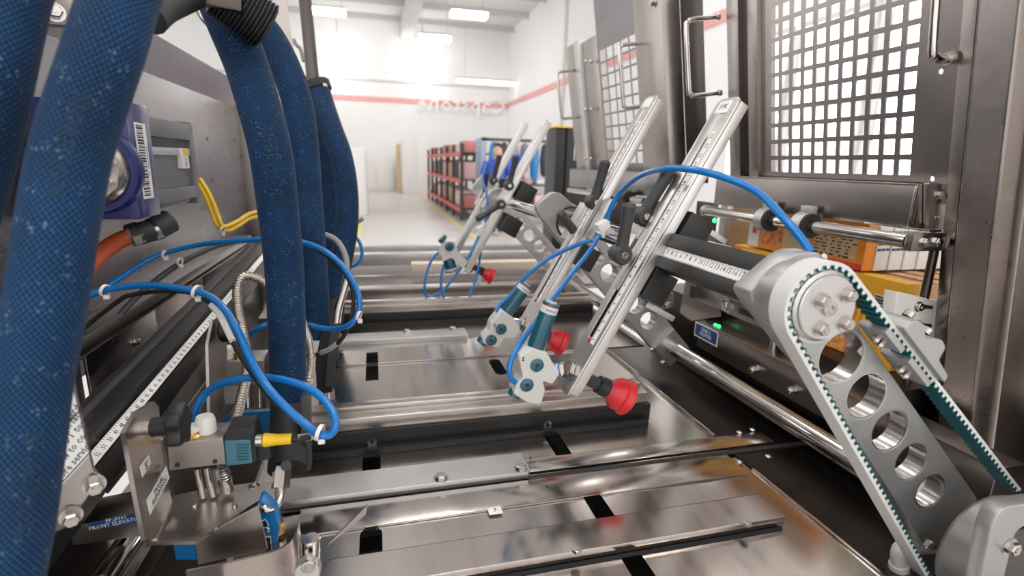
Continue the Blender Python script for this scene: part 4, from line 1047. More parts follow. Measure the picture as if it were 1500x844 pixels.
t = thing('adjusting_rod', 'polished rod below the far tray with a collar', 'rod', (XRD, 1.6, ZRD))
obj('rod', MB().cyl((XRD, 1.33, ZRD), (XRD, 1.92, ZRD), 0.0105, seg=20), POLISH, t)
obj('collar', MB().ring((XRD, 1.5, ZRD), EY, 0.011, 0.022, 0.02, 24), BARE, t)
obj('collar', MB().ring((XRD, 1.42, ZRD), EY, 0.011, 0.022, 0.02, 24), RUBBER, t)
# black column behind the far station
t = thing('black_column', 'tall black enclosed column with yellow and white sticker', 'column', (0.83, 2.25, -0.3))
obj('body', MB().span((0.755, 2.2, -0.3), (0.91, 2.34, 0.575), 0.006), BLACK, t)
obj('front_rib', MB().span((0.80, 2.185, -0.3), (0.835, 2.2, 0.575), 0.004), BLACK, t)
q = at(837, 224, y=2.198)
obj('sticker', MB().span((q.x - 0.016, 2.196, q.z - 0.032), (q.x + 0.016, 2.199, q.z + 0.032)), LABEL, t)
obj('sticker_yellow', MB().span((q.x - 0.015, 2.194, q.z + 0.005), (q.x - 0.002, 2.196, q.z + 0.03)), YELLOW, t)
obj('cap', MB().span((0.75, 2.19, 0.575), (0.915, 2.345, 0.582)), YELLOW, t)

# --- bed and panel added as dark backdrop, and the grey rail with blue label
t = thing('magazine_bed', 'dark steel bed and panel added as backdrop under and behind the carton stacks', 'bed', (1.0, 0.85, -0.1))
obj('bed', MB().span((0.76, 0.56, -0.12), (1.4, 1.28, 0.105), 0.002), DARK, t)
obj('dark_backdrop', MB().span((1.3, 0.56, 0.105), (1.34, 1.28, 0.25), 0.002), DARK, t)
XL = 0.715
p0, p1 = at(1330, 562, x=XL), at(1024, 471, x=XL)
zt, zb = at(1028, 474, x=XL).z, at(1030, 512, x=XL).z
t = thing('side_rail_box', 'long brushed steel side rail with blue label beside the shaft', 'rail', (XL, 0.8, zb))
obj('face', MB().span((XL, 0.40, zb), (XL + 0.003, p1.y, zt), 0.001), STEELY, t)
obj('top', MB().span((XL, 0.40, zt), (XL + 0.045, p1.y, zt + 0.003), 0.001), STEELY, t)
obj('end', MB().span((XL, p1.y - 0.003, zb), (XL + 0.045, p1.y, zt), 0.001), STEEL, t)
lq = at(1034, 489, x=XL - 0.0006)
lb = obj('blue_label', MB().span((XL - 0.001, lq.y - 0.04, lq.z - 0.014), (XL, lq.y + 0.04, lq.z + 0.014)), BLUEL, t)
obj('label_border', MB().span((XL - 0.0008, lq.y - 0.043, lq.z - 0.017), (XL - 0.0002, lq.y + 0.043, lq.z + 0.017)), LABEL, lb)
obj('label_text', MB().text('LINE 2\nHOPPER', 0.012, frame(V((XL - 0.0013, lq.y, lq.z)), -EY, EZ), space=0.9), LABEL, lb)
for px, py in ((1108, 541), (1164, 571)):
    q = at(px, py, x=XL); obj('wing_bolt', MB().hexnut(q, -EX, 0.0065, 0.014), BOLT, t)
for px, py in ((1048, 476), (1053, 478)):
    q = at(px, py, z=zt + 0.003); obj('indicator', MB().pan(q, EZ, 0.004, 0.003), GREENL, t)
obj('top_post', MB().cyl(at(1132, 513, z=zt), at(1132, 513, z=zt) + EZ * 0.022, 0.007, seg=16), BOLT, t)
obj('top_post_cap', MB().cyl(at(1132, 513, z=zt) + EZ * 0.022, at(1132, 513, z=zt) + EZ * 0.030, 0.010, seg=16, bev=0.002), POLISH, t)
# brackets between rail and tool bar
t = thing('bracket_plate', 'light grey steel bracket plate below the ruled tool bar', 'bracket', at(1050, 470, x=0.735))
obj('plate', MB().poly([at(1006, 400, x=0.735), at(1054, 422, x=0.735), at(1054, 464, x=0.735), at(1012, 470, x=0.735), at(996, 458, x=0.735)], (0.004, 0, 0)), STEELY, t)
obj('side', MB().poly([at(1054, 422, x=0.735), at(1070, 432, x=0.735), at(1056, 458, x=0.735)], (0.02, 0, 0)), DARK, t)
obj('window', MB().poly([at(1012, 418, x=0.7345), at(1024, 422, x=0.7345), at(1022, 438, x=0.7345), at(1010, 436, x=0.7345)], (-0.0008, 0, 0)), BLACK, t)
t = thing('hinge_block', 'small steel block with two bolts beside the middle arm', 'block', at(985, 440, y=0.9))
q0 = at(975, 440, y=0.92)
b_ = MB(); yplate(b_, ((946, 428), (968, 424), (988, 430), (986, 450), (968, 455)), 0.93, 0.05, (), 0.0, 0.001); obj('block', b_, STEEL, t)
for px, py in ((977, 432), (977, 446)): obj('bolt', MB().hexnut(at(px, py, y=0.93), -EY, 0.007, 0.008), BOLT, t)
# vertical posts and plastic guide blocks of the hopper
tag(obj('guide_post', MB().span((0.80, 1.075, -0.05), (0.815, 1.10, 0.34), 0.001), STEEL), 'slim steel post at the left end of the carton stack', 'post')
tag(obj('guide_post', MB().span((0.80, 1.13, -0.05), (0.815, 1.20, 0.34), 0.001), DARK), 'dark flat post behind the slim post left of the cartons', 'post')
tag(obj('guide_post', MB().cyl((0.785, 0.578, 0.0), (0.785, 0.578, 0.34), 0.006, seg=14), DARK), 'thin dark vertical rod right of the carton stack', 'rod')
def gblock(pix, y, bolts, label, slots=True):
    t = thing('guide_block', label, 'block', at(*pix[-1], y=y), 'white plastic guide blocks')
    b_ = MB(); yplate(b_, pix, y, 0.02, (), 0.0, 0.0015); obj('block', b_, WHITE, t)
    for px, py in bolts:
        obj('bolt', MB().socket(at(px, py, y=y), -EY, 0.006, 0.006, 1.3), BOLT, t)
        if slots: obj('adjusting_slot', MB().poly([at(px + 5, py - 3, y=y - 0.0002), at(px + 21, py - 1, y=y - 0.0002), at(px + 21, py + 4, y=y - 0.0002), at(px + 5, py + 3, y=y - 0.0002)], (0, -0.0008, 0)), INK, t)
gblock(((1314, 428), (1387, 443), (1384, 488), (1368, 494), (1308, 476)), 0.572, ((1345, 449), (1343, 476)), 'white plastic guide block with two slotted bolts beside the column')
gblock(((1040, 356), (1050, 354), (1072, 362), (1070, 388), (1040, 374)), 0.98, ((1051, 366),), 'small white plastic guide block left of the yellow carton', False)
obj_l = thing('status_display', 'pale green glass display with lit lamp left of the rod', 'display', at(1010, 335, x=0.95))
obj('panel', MB().poly([at(1003, 316, x=1.0), at(1032, 312, x=1.0), at(1028, 344, x=1.0), at(1003, 350, x=1.0)], (0.01, 0, 0)), mat('green_glass', (0.42, 0.55, 0.47), 0, 0.15), obj_l)
obj('lit_bar', MB().poly([at(1005, 316, x=0.999), at(1018, 314, x=0.999), at(1017, 323, x=0.999), at(1005, 325, x=0.999)], (-0.002, 0, 0)), mat('green_bar', (0.1, 0.6, 0.2), 0, 0.3, emit=0.5), obj_l)
obj('lamp', MB().pan(at(1047, 323, x=0.80), -EX, 0.006, 0.004), GREENL, obj_l)

# --- cartons
YOL = mat('carton_yellow', (0.83, 0.42, 0.02), 0, 0.5); ORG = mat('carton_orange', (0.78, 0.26, 0.02), 0, 0.5); CRED = mat('carton_red', (0.60, 0.05, 0.04), 0, 0.5)
TAN = mat('carton_tan_print', (0.62, 0.44, 0.24), 0, 0.55); CW = mat('carton_white', (0.74, 0.72, 0.70), 0, 0.6); PALEY = mat('carton_pale_yellow', (0.85, 0.58, 0.12), 0, 0.5); GREENC = mat('carton_green', (0.02, 0.25, 0.12), 0, 0.5)
def food_print():
    m = mat('carton_food_print', (0.8, 0.3, 0.05), 0, 0.5)
    tc = nd(m, 'ShaderNodeTexCoord'); v = nd(m, 'ShaderNodeTexVoronoi'); v.inputs['Scale'].default_value = 75
    ln(m, tc.outputs['Object'], v.inputs['Vector'])
    r = nd(m, 'ShaderNodeValToRGB'); e = r.color_ramp.elements; e[0].color = (0.86, 0.50, 0.16, 1); e[1].color = (0.52, 0.10, 0.02, 1); e[1].position = 0.75
    ln(m, v.outputs['Distance'], r.inputs[0]); ln(m, r.outputs[0], bsdf(m).inputs['Base Color']); return m
FOOD = food_print()
XC = 0.805
def face_patch(t, name, y0, y1, z0, z1, m, lift=0.0006, x=XC):
    return obj(name, MB().span((x - lift, y0, z0), (x - lift + 0.0004, y1, z1)), m, t)
def face_text(t, s, size, y, z, m, rot=0.0, lift=0.0014, x=XC, align='CENTER', space=1.0):
    M = frame(V((x - lift, y, z)), -EY * math.cos(rot) + EZ * math.sin(rot), EZ * math.cos(rot) + EY * math.sin(rot))
    return obj('print', MB().text(s, size, M, align, 0.0001, space), m, t)
# lower stack: front carton, yellow
Z0, Z1 = 0.106, 0.252
t = thing('food_carton', 'yellow and orange food carton at the front of the lower stack', 'carton', (XC, 0.83, Z0))
obj('box', MB().span((XC, 0.622, Z0), (XC + 0.03, 1.04, Z1), 0.001), YOL, t)
face_patch(t, 'orange_end', 0.955, 1.038, Z0 + 0.002, Z1 - 0.002, ORG)
face_patch(t, 'yellow_field', 0.955, 1.012, Z0 + 0.002, Z1 - 0.004, PALEY, 0.0009)
face_text(t, 'Nutrition\nFacts', 0.020, 1.0, 0.2, INK, PI / 2)
face_text(t, 'Sabor\nNatural', 0.018, 0.972, 0.2, CRED, PI / 2)
face_patch(t, 'food_picture', 0.70, 0.81, Z0 + 0.002, 0.20, FOOD)
face_patch(t, 'white_flash', 0.82, 0.86, Z0 + 0.002, 0.165, CW)
face_patch(t, 'red_badge', 0.885, 0.915, 0.19, 0.215, CRED)
face_patch(t, 'badge_ring', 0.875, 0.925, 0.182, 0.222, CW, 0.0003)
lb = face_patch(t, 'barcode_field', 0.640, 0.672, 0.165, 0.225, CW)
bc = MB(); z = 0.168
random.seed(3)
while z < 0.222:
    w = random.choice((0.0012, 0.002, 0.003)); bc.span((XC - 0.0013, 0.641, z), (XC - 0.0011, 0.671, z + w)); z += w + random.choice((0.0012, 0.002))
obj('barcode', bc, INK, lb)
face_text(t, 'DESDE 2 MINUTOS', 0.008, 0.69, 0.2, CRED, PI / 2)
for k in range(9):
    x0 = XC + 0.031 + k * 0.031
    tag(obj('carton', MB().span((x0, 0.626 + 0.002 * (k % 2), Z0), (x0 + 0.0295, 1.036, Z1 - 0.003 + 0.002 * (k % 3)), 0.001), CARD),
        'brown carton of the lower stack, %s behind the yellow front carton' % ('first', 'second', 'third', 'fourth', 'fifth', 'sixth', 'seventh', 'eighth', 'ninth')[k], 'carton', 'cartons of the lower stack')
# upper stack: front carton with nutrition table, then many thin white cartons
Z2, Z3 = 0.2565, 0.345
t = thing('food_carton', 'orange and white food carton with printed table, front of the upper stack', 'carton', (XC, 0.85, Z2))
obj('box', MB().span((XC, 0.706, Z2), (XC + 0.022, 1.0, Z3), 0.001), ORG, t)
tb_ = face_patch(t, 'printed_table', 0.722, 0.815, Z2 + 0.016, Z3 - 0.016, TAN)
rows = MB()
random.seed(5)
for r_ in range(9):
    zz = Z3 - 0.021 - r_ * 0.006; y = 0.812
    while y > 0.73:
        w = random.uniform(0.004, 0.012); rows.span((XC - 0.0013, y - w, zz - 0.0022 - (0.0008 if r_ in (0, 8) else 0)), (XC - 0.0011, y, zz)); y -= w + random.uniform(0.003, 0.012)
obj('table_print', rows, INK, tb_)
face_patch(t, 'red_band', 0.708, 0.83, Z2, Z2 + 0.010, CRED)
face_patch(t, 'pale_field', 0.835, 0.895, Z2 + 0.002, Z3 - 0.002, TAN)
face_patch(t, 'food_picture', 0.90, 0.955, Z2 + 0.012, Z3 - 0.01, FOOD)
face_patch(t, 'white_end', 0.965, 0.998, Z2 + 0.002, Z3 - 0.002, CW)
face_patch(t, 'red_mark', 0.974, 0.986, Z2 + 0.03, Z2 + 0.045, CRED, 0.0012)
face_text(t, 'Hecho con\ncarne', 0.011, 0.865, Z2 + 0.05, CRED)
ORD = ['first', 'second', 'third', 'fourth', 'fifth', 'sixth', 'seventh', 'eighth', 'ninth', 'tenth', 'eleventh', 'twelfth', 'thirteenth', 'fourteenth', 'fifteenth', 'sixteenth', 'seventeenth', 'eighteenth', 'nineteenth', 'twentieth', 'twenty-first', 'twenty-second', 'twenty-third', 'twenty-fourth', 'twenty-fifth', 'last']
for k in range(26):
    x0 = XC + 0.0225 + k * 0.0105
    o = obj('white_carton', MB().span((x0, 0.704 + 0.0012 * (k % 3), Z2), (x0 + 0.0102, 0.998, Z3 - 0.012 - 0.001 * (k % 2)), 0.0006), CW)
    tag(o, 'thin white carton, %s of the row behind the printed table carton' % ORD[k], 'carton', 'white cartons of the upper stack')
    obj('blue_stripe', MB().span((x0 + 0.001, 0.7032 + 0.0012 * (k % 3), Z2 + 0.034), (x0 + 0.0085, 0.7036 + 0.0012 * (k % 3), Z2 + 0.0385)), NAVY, o)
    obj('blue_stripe', MB().span((x0 + 0.001, 0.7032 + 0.0012 * (k % 3), Z2 + 0.044), (x0 + 0.0085, 0.7036 + 0.0012 * (k % 3), Z2 + 0.0475)), NAVY, o)
    obj('green_flap', MB().span((x0 + 0.001, 0.7032 + 0.0012 * (k % 3), Z2 + 0.052), (x0 + 0.0085, 0.7036 + 0.0012 * (k % 3), Z2 + 0.068)), GREENC if k % 2 == 0 else GREYP, o)
tag(obj('cardboard_stack', MB().span((0.95, 1.13, 0.106), (1.25, 1.27, 0.40), 0.002), CARD), 'brown cardboard stack behind the display, left of the rod', 'cardboard')

# ================================================================== LEFT SIDE WALL OF THE MACHINE
XW = -0.45
t = thing('side_wall_panel', 'tall brushed steel side wall on the left with rows of holes', 'panel', (XW, 1.2, 0.1))
yq = at(345, 120, x=XW).y
obj('sheet', MB().span((XW - 0.006, 0.25, 0.08), (XW, yq, 0.585), 0.001), PANEL, t)
obj('top_fold', MB().poly([(XW, 0.25, 0.585), (XW + 0.022, 0.25, 0.662), (XW + 0.018, 0.25, 0.663), (XW - 0.006, 0.25, 0.586)], (0, yq - 0.25, 0)), STEELY, t)
for px, py in ((304, 203), (345, 205), (355, 206), (355, 228), (352, 230), (361, 252), (312, 264), (330, 230)):
    obj('hole_plug', MB().pan(at(px, py, x=XW), EX, 0.006, 0.002), DARK, t)
tag(obj('corner_post', MB().span((-0.47, yq, -0.3), (-0.40, yq + 0.06, 0.62), 0.003), STEEL), 'steel corner post ending the left side wall', 'post')
# shelf flange with channel edges
t = thing('cable_shelf', 'steel cable shelf running along the left side wall', 'shelf', (-0.42, 1.1, 0.15))
obj('shelf', MB().span((XW, 0.4, 0.165), (-0.405, 1.9, 0.168), 0.0008), STEELY, t)
obj('lip', MB().span((-0.4055, 0.4, 0.150), (-0.4025, 1.9, 0.168), 0.0008), STEELY, t)
obj('lower_lip', MB().span((-0.425, 0.4, 0.140), (-0.402, 1.9, 0.143), 0.0008), STEELY, t)
# plates below the shelf
t = thing('lower_side_plate', 'grey steel plate with a screw below the cable shelf', 'plate', (-0.42, 1.0, -0.1))
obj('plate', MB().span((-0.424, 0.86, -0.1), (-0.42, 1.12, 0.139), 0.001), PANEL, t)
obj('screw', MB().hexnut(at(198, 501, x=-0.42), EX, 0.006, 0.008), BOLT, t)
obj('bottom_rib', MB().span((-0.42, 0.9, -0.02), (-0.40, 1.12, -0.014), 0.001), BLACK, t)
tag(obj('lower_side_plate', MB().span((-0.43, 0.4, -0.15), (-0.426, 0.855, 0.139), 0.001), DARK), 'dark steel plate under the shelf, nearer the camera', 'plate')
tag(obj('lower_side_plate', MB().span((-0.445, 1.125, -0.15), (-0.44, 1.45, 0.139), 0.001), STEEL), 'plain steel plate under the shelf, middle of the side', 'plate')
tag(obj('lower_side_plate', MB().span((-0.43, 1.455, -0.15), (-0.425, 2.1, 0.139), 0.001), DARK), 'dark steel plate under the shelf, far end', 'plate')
t = thing('rail_tube', 'bright steel tube along the left side behind the hoses', 'tube', (-0.33, 1.5, 0.15))
obj('tube', MB().cyl(at(310, 455, x=-0.34), at(400, 370, x=-0.34), 0.013, seg=20), POLISH, t)
# floor of the left channel, stations seen between the hoses
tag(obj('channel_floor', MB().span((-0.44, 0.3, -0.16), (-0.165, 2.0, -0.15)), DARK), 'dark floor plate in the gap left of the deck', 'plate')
tag(obj('upright_plate', MB().span((-0.170, 0.55, -0.15), (-0.1605, 2.0, -0.006), 0.001), STEELY), 'upright steel side plate along the left deck edge', 'plate')

# black ruled side bar
P0, P1 = at(96, 716, x=-0.30), at(380, 381, x=-0.30)
D_ = (P1 - P0).normalized(); LB = (P1 - P0).length
Xd = EX - D_ * EX.dot(D_); Xd.normalize(); Zd = Xd.cross(D_)
RL = Mx(((Xd.x, D_.x, Zd.x), (Xd.y, D_.y, Zd.y), (Xd.z, D_.z, Zd.z)))
t = thing('ruled_side_bar', 'black side bar with white measuring scale running along the left', 'bar', P0)
mid = (P0 + P1) / 2
def lb(x0, x1, z0, z1, bev=0.001, extra=0.0): return MB().box(mid + Xd * ((x0 + x1) / 2) + Zd * ((z0 + z1) / 2), (x1 - x0, LB + 0.3 + extra, z1 - z0), RL, bev)
obj('profile', lb(-0.058, -0.008, -0.052, 0.010, 0.002), ANOD, t)
obj('upper_groove', lb(-0.045, -0.035, 0.008, 0.013), CHAR, t)
obj('front_flange', lb(-0.0085, 0.002, -0.05, -0.012, 0.001), ANOD, t)
tape = MB().box(mid + Xd * 0.001 - Zd * 0.001, (0.0115, LB + 0.3, 0.002), Mx.Rotation(math.radians(38), 3, D_) @ RL)
obj('scale_tape', tape, LABEL, t)
tx = MB(); nrm = (Mx.Rotation(math.radians(38), 3, D_) @ Zd); acr = (Mx.Rotation(math.radians(38), 3, D_) @ Xd)
c = mid + Xd * 0.001 - Zd * 0.001 + nrm * 0.0011
for i in range(62):
    q = c + D_ * (-LB / 2 - 0.06 + i * 0.0148)
    tx.text(str(60 - i), 0.0074, frame(q + acr * 0.001, -acr, -D_) if False else frame(q + acr * 0.001, D_, -acr), extrude=0.0001)
    for k in range(3): tx.box(q + D_ * (k * 0.0049) - acr * 0.0043, (0.002, 0.0006, 0.0002), Mx.Rotation(math.radians(38), 3, D_) @ RL)
obj('scale_marks', tx, INK, t)

# ------------------------------------------------------------------ gear motor
YG = 0.89
t = thing('gear_motor', 'navy gearbox with grey servo motor mounted on the side wall', 'motor', (-0.41, 0.95, 0.30))
g0, g1 = at(36, 140, y=YG), at(206, 322, y=YG)
obj('gearbox', MB().span((g0.x, YG, g1.z), (g1.x, at(226, 230, x=g1.x).y, g0.z), 0.004), NAVY, t)
ym0 = at(226, 230, x=g1.x).y
gc = at(137, 248, y=YG)
obj('flange_ring', MB().lathe(gc, -EY, [(0, 0.064), (0.010, 0.064), (0.014, 0.060), (0.014, 0.0)], 44), NAVY, t)
obj('output_hub', MB().lathe(gc - EY * 0.014, -EY, [(0, 0.052), (0.012, 0.050), (0.02, 0.044), (0.02, 0)], 40), BOLT, t)
for k in range(8):
    a = k * PI / 4 + 0.3; obj('hub_bolt', MB().hexnut(gc - EY * 0.0335 + V((math.cos(a) * 0.034, 0, math.sin(a) * 0.034)), -EY, 0.009, 0.012), BOLT, t)
# barcode label on the side face
lq0, lq1 = at(203, 180, x=g1.x + 0.0004), at(222, 290, x=g1.x + 0.0004)
ya_, yb_ = YG + (ym0 - YG) * 0.25, YG + (ym0 - YG) * 0.72
lb_ = obj('barcode_label', MB().span((g1.x, ya_, lq1.z), (g1.x + 0.0008, yb_, lq0.z)), LABEL, t)
bc = MB(); z = lq1.z + 0.004
while z < lq0.z - 0.004:
    w = random.choice((0.001, 0.0018, 0.003)); bc.span((g1.x + 0.0008, ya_ + 0.004, z), (g1.x + 0.0011, yb_ - 0.012, z + w)); z += w + random.choice((0.001, 0.002))
obj('barcode', bc, INK, lb_)
obj('label_print', MB().text('SN 1404 0032 AX', 0.006, frame(V((g1.x + 0.001, yb_ - 0.006, (lq0.z + lq1.z) / 2)), EZ, -EY)), INK, lb_)
# motor body behind the gearbox
xm = g1.x - 0.004
m0, m1 = at(232, 172, x=xm), at(286, 300, x=xm)
zz0, zz1 = at(232, 318, x=xm).z, at(232, 172, x=xm).z
ye = at(287, 230, x=xm).y
obj('motor_body', MB().span((xm - 0.12, ym0 + 0.001, zz0 + 0.01), (xm - 0.008, ye, zz1), 0.004), GREYP, t)
obj('motor_end', MB().span((xm - 0.125, ye - 0.02, zz0 + 0.006), (xm, ye + 0.004, zz1 + 0.004), 0.006), GREYP, t)
for za, zb_ in ((0.80, 0.99), (0.12, 0.26)):
    obj('cooling_rib', MB().span((xm - 0.01, ym0 + 0.001, zz0 + (zz1 - zz0) * za), (xm, ye - 0.02, zz0 + (zz1 - zz0) * zb_), 0.002), GREYP, t)
obj('bright_rib', MB().span((xm - 0.008, ym0 + 0.006, zz0 + (zz1 - zz0) * 0.62), (xm - 0.003, ye - 0.022, zz0 + (zz1 - zz0) * 0.70), 0.001), BARE, t)
obj('vent_gap', MB().span((xm - 0.0085, ym0 + 0.006, zz0 + (zz1 - zz0) * 0.705), (xm - 0.006, ye - 0.03, zz0 + (zz1 - zz0) * 0.78)), BLACK, t)
q = at(272, 232, x=xm + 0.001)
st = obj('sticker', MB().span((xm - 0.0075, q.y - 0.018, q.z - 0.018), (xm + 0.0006, q.y + 0.018, q.z + 0.018)), LABEL, t)
obj('sticker_top', MB().span((xm + 0.0006, q.y - 0.010, q.z + 0.004), (xm + 0.001, q.y + 0.017, q.z + 0.017)), YELLOW, st)
obj('sticker_text', MB().text('CE\nType\n24V', 0.006, frame(V((xm + 0.0012, q.y, q.z - 0.008)), EY, EZ)), INK, st)
cn = obj('connector', MB().cyl(at(252, 322, d=0.92), at(226, 336, d=0.90), 0.020, seg=24, bev=0.003), CHAR, t)
obj('connector_ring', MB().cyl(at(232, 333, d=0.905), at(222, 338, d=0.90), 0.0205, seg=24), BOLT, cn)
obj('connector_shell', MB().cyl(at(225, 337, d=0.90), at(200, 343, d=0.88), 0.0185, seg=24), CHAR, cn)
obj('gland_nut', MB().lathe(at(206, 341, d=0.885), at(190, 346, d=0.875) - at(206, 341, d=0.885), [(0, 0.020), (0.016, 0.020), (0.02, 0.016)], 8), BOLT, cn)
tag(obj('orange_cable', MB().tube([at(194, 345, d=0.875), at(172, 354, d=0.86), (at(140, 378, d=0.82)), at(95, 425, d=0.76), at(40, 470, d=0.7), at(-15, 480, d=0.65), at(-60, 460, d=.6)], 0.0135, 16), ORANGE), 'thick orange motor cable running down behind the blue hose', 'cable')
for k, dx in enumerate((0, 7)):
    tag(obj('yellow_cable', MB().tube([at(286 + dx, 262, d=1.22), at(300 + dx, 285, d=1.22), at(311 + dx, 312, d=1.22), at(318 + dx, 330, d=1.22), at(333, 338 - dx, d=1.24), at(350, 330 - dx, d=1.28), at(366, 320 - dx, d=1.33), at(392, 314 - dx, d=1.4)], 0.0045, 10), YELLOW),
        'yellow cable leaving the servo motor, %s of the two' % ('left', 'right')[k], 'cable', 'yellow motor cables')

# ------------------------------------------------------------------ thick blue hoses
def hose(pts, r, label, text_at=(), n=10):
    P = [at(a, b, d=c) for a, b, c in pts]
    t = thing('braided_hose', label, 'hose', P[-1], 'blue braided hoses')
    obj('braid', MB().tube(P, r, 36, n=n), HOSE, t)
    S = smooth(P, 30); acc = [0.0]
    for a, b in zip(S, S[1:]): acc.append(acc[-1] + (b - a).length)
    def loc(v):
        for i in range(len(acc) - 1):
            if acc[i + 1] >= v or i == len(acc) - 2:
                f = (v - acc[i]) / max(acc[i + 1] - acc[i], 1e-9); p = S[i].lerp(S[i + 1], f); return p, (S[min(i + 2, len(S) - 1)] - S[max(i - 1, 0)]).normalized()
    for v0, ang0 in text_at:
        tb = MB()
        rr = r(v0 / acc[-1]) if callable(r) else r
        me = text_mesh('NORDSON', rr * 0.62, 'LEFT', 0.00012)
        for v in me.vertices:
            p, T = loc(min(max(v0 + v.co.x, 0.002), acc[-1] - 0.002))
            toc = (CAM - p); toc = (toc - T * toc.dot(T)).normalized(); sd = T.cross(toc)
            a = ang0 - v.co.y / rr
            v.co = p + (toc * math.cos(a) + sd * math.sin(a)) * (rr + 0.0003)
        tb.mesh(me)
        obj('faded_print', tb, HOSEINK, t)
    return t
hose(((30, -60, .33), (12, 0, .325), (-12, 107, .32), (-38, 225, .318), (-70, 330, .318), (-100, 450, .32)), 0.0202, 'thick blue braided hose cut by the left picture edge')
hose(((200, -70, .33), (176, 0, .325), (156, 67, .32), (128, 150, .318), (105, 225, .317), (86, 325, .317), (71, 425, .318), (58, 500, .32), (46, 570, .32), (35, 660, .32), (22, 760, .322), (6, 850, .325), (-8, 930, .33)), 0.0202, 'thick blue braided hose crossing the whole left side, nearest the camera', ((0.10, 0.2), (0.30, -0.2)))
hose(((290, -60, .58), (318, -10, .59), (341, 45, .60), (362, 98, .61), (381, 160, .61), (397, 225, .61), (408, 310, .63), (417, 400, .655), (421, 500, .675), (423, 595, .69)), lambda q: 0.0252 - 0.003 * q, 'thick blue braided hose hanging in front of the others, ending in a black cuff', ((0.03, 0.0), (0.2, 0.15), (0.36, 0.0)))
hose(((330, -20, .84), (362, 20, .86), (392, 52, .88), (416, 95, .89), (434, 145, .90), (444, 210, .91), (450, 290, .92), (456, 370, .93), (460, 430, .94), (462, 495, .95)), 0.0255, 'thick blue braided hose directly behind the hanging hose with black cuff', ((0.2, -0.6), (0.36, -0.5)))
hose(((466, 128, 1.28), (474, 155, 1.27), (486, 190, 1.26), (500, 230, 1.25), (508, 280, 1.25), (508, 330, 1.25), (501, 375, 1.25), (493, 410, 1.25), (489, 440, 1.25)), 0.0262, 'blue braided hose curving out from the grey upright post')
hose(((448, 120, 1.38), (462, 165, 1.37), (472, 210, 1.36), (479, 260, 1.36), (483, 320, 1.36), (481, 380, 1.36), (478, 440, 1.36)), 0.025, 'farthest blue braided hose, seen between its neighbours')
# black corrugated conduit at the top
t = thing('corrugated_conduit', 'fat black corrugated conduit at the top of the hose bundle', 'conduit', at(389, 38, d=.62))
c0, c1 = at(318, -14, d=.545), at(392, 40, d=.58); dd = c1 - c0; L = dd.length; prof = []
for i in range(14):
    z = L * i / 14; s_ = L / 14; prof += [(z, 0.0225), (z + s_ * 0.25, 0.0262), (z + s_ * 0.6, 0.0262), (z + s_ * 0.85, 0.0225)]
obj('conduit', MB().lathe(c0, dd, prof + [(L, 0.0225), (L, 0.020), (L - 0.01, 0.0195)], 40), RUBBER, t, sharp=25)
t = thing('hose_hanger', 'dark steel hanger bracket at the top between the hoses', 'bracket', at(290, 5, d=.6))
obj('bar', MB().box(at(312, -6, d=.53), (0.055, 0.012, 0.022), Mx.Rotation(0.1, 3, 'Y'), 0.002), DARK, t)
obj('strap', MB().tube([at(222, 30, d=.45), at(240, 14, d=.47), at(262, 4, d=.5), at(290, -8, d=.53)], 0.012, 12), RUBBER, t)
tag(obj('hanger_wire', MB().tube([at(282, 5, d=.6), at(292, 24, d=.61), at(302, 36, d=.615), at(312, 46, d=.62)], 0.0012, 8), POLISH), 'thin bright wire hanging beside the blue hose', 'wire')
t = thing('upright_post', 'dark grey steel upright post holding the curved hose', 'post', at(466, 128, d=1.3))
obj('tube', MB().cyl(at(444, -30, d=1.32), at(459, 122, d=1.32), 0.0155, seg=20), DARK, t)
obj('saddle_clamp', MB().ring(at(464, 122, d=1.28), at(470, 140, d=1.28) - at(464, 122, d=1.28), 0.026, 0.031, 0.018, 28), RUBBER, t)
obj('saddle_bolt', MB().hexnut(at(474, 126, d=1.26), EX, 0.006, 0.008), BOLT, t)
tag(obj('upright_strip', MB().box(at(412, 20, d=1.3), (0.034, 0.008, 0.32), Mx.Rotation(-0.08, 3, 'Y'), 0.001), STEEL), 'flat brown steel strip left of the upright post', 'strip')
tag(obj('conduit_arc', MB().tube([at(430, 58, d=1.36), at(434, 66, d=1.36), at(440, 72, d=1.36), at(445, 90, d=1.36)], 0.005, 8), GREYC), 'short grey cable bend beside the upright post', 'cable')
tag(obj('wall_bolt', MB().hexnut(at(80, 18, x=-0.36), V((.5, -1, 0)), 0.008, 0.014), BOLT), 'bright hex bolt in the gap between the two nearest hoses', 'bolt')
tag(obj('hanger_plate', MB().box(at(92, 8, x=-0.37), (0.06, 0.02, 0.05), None, 0.002), STEEL), 'steel plate behind the hex bolt, top left gap', 'plate')

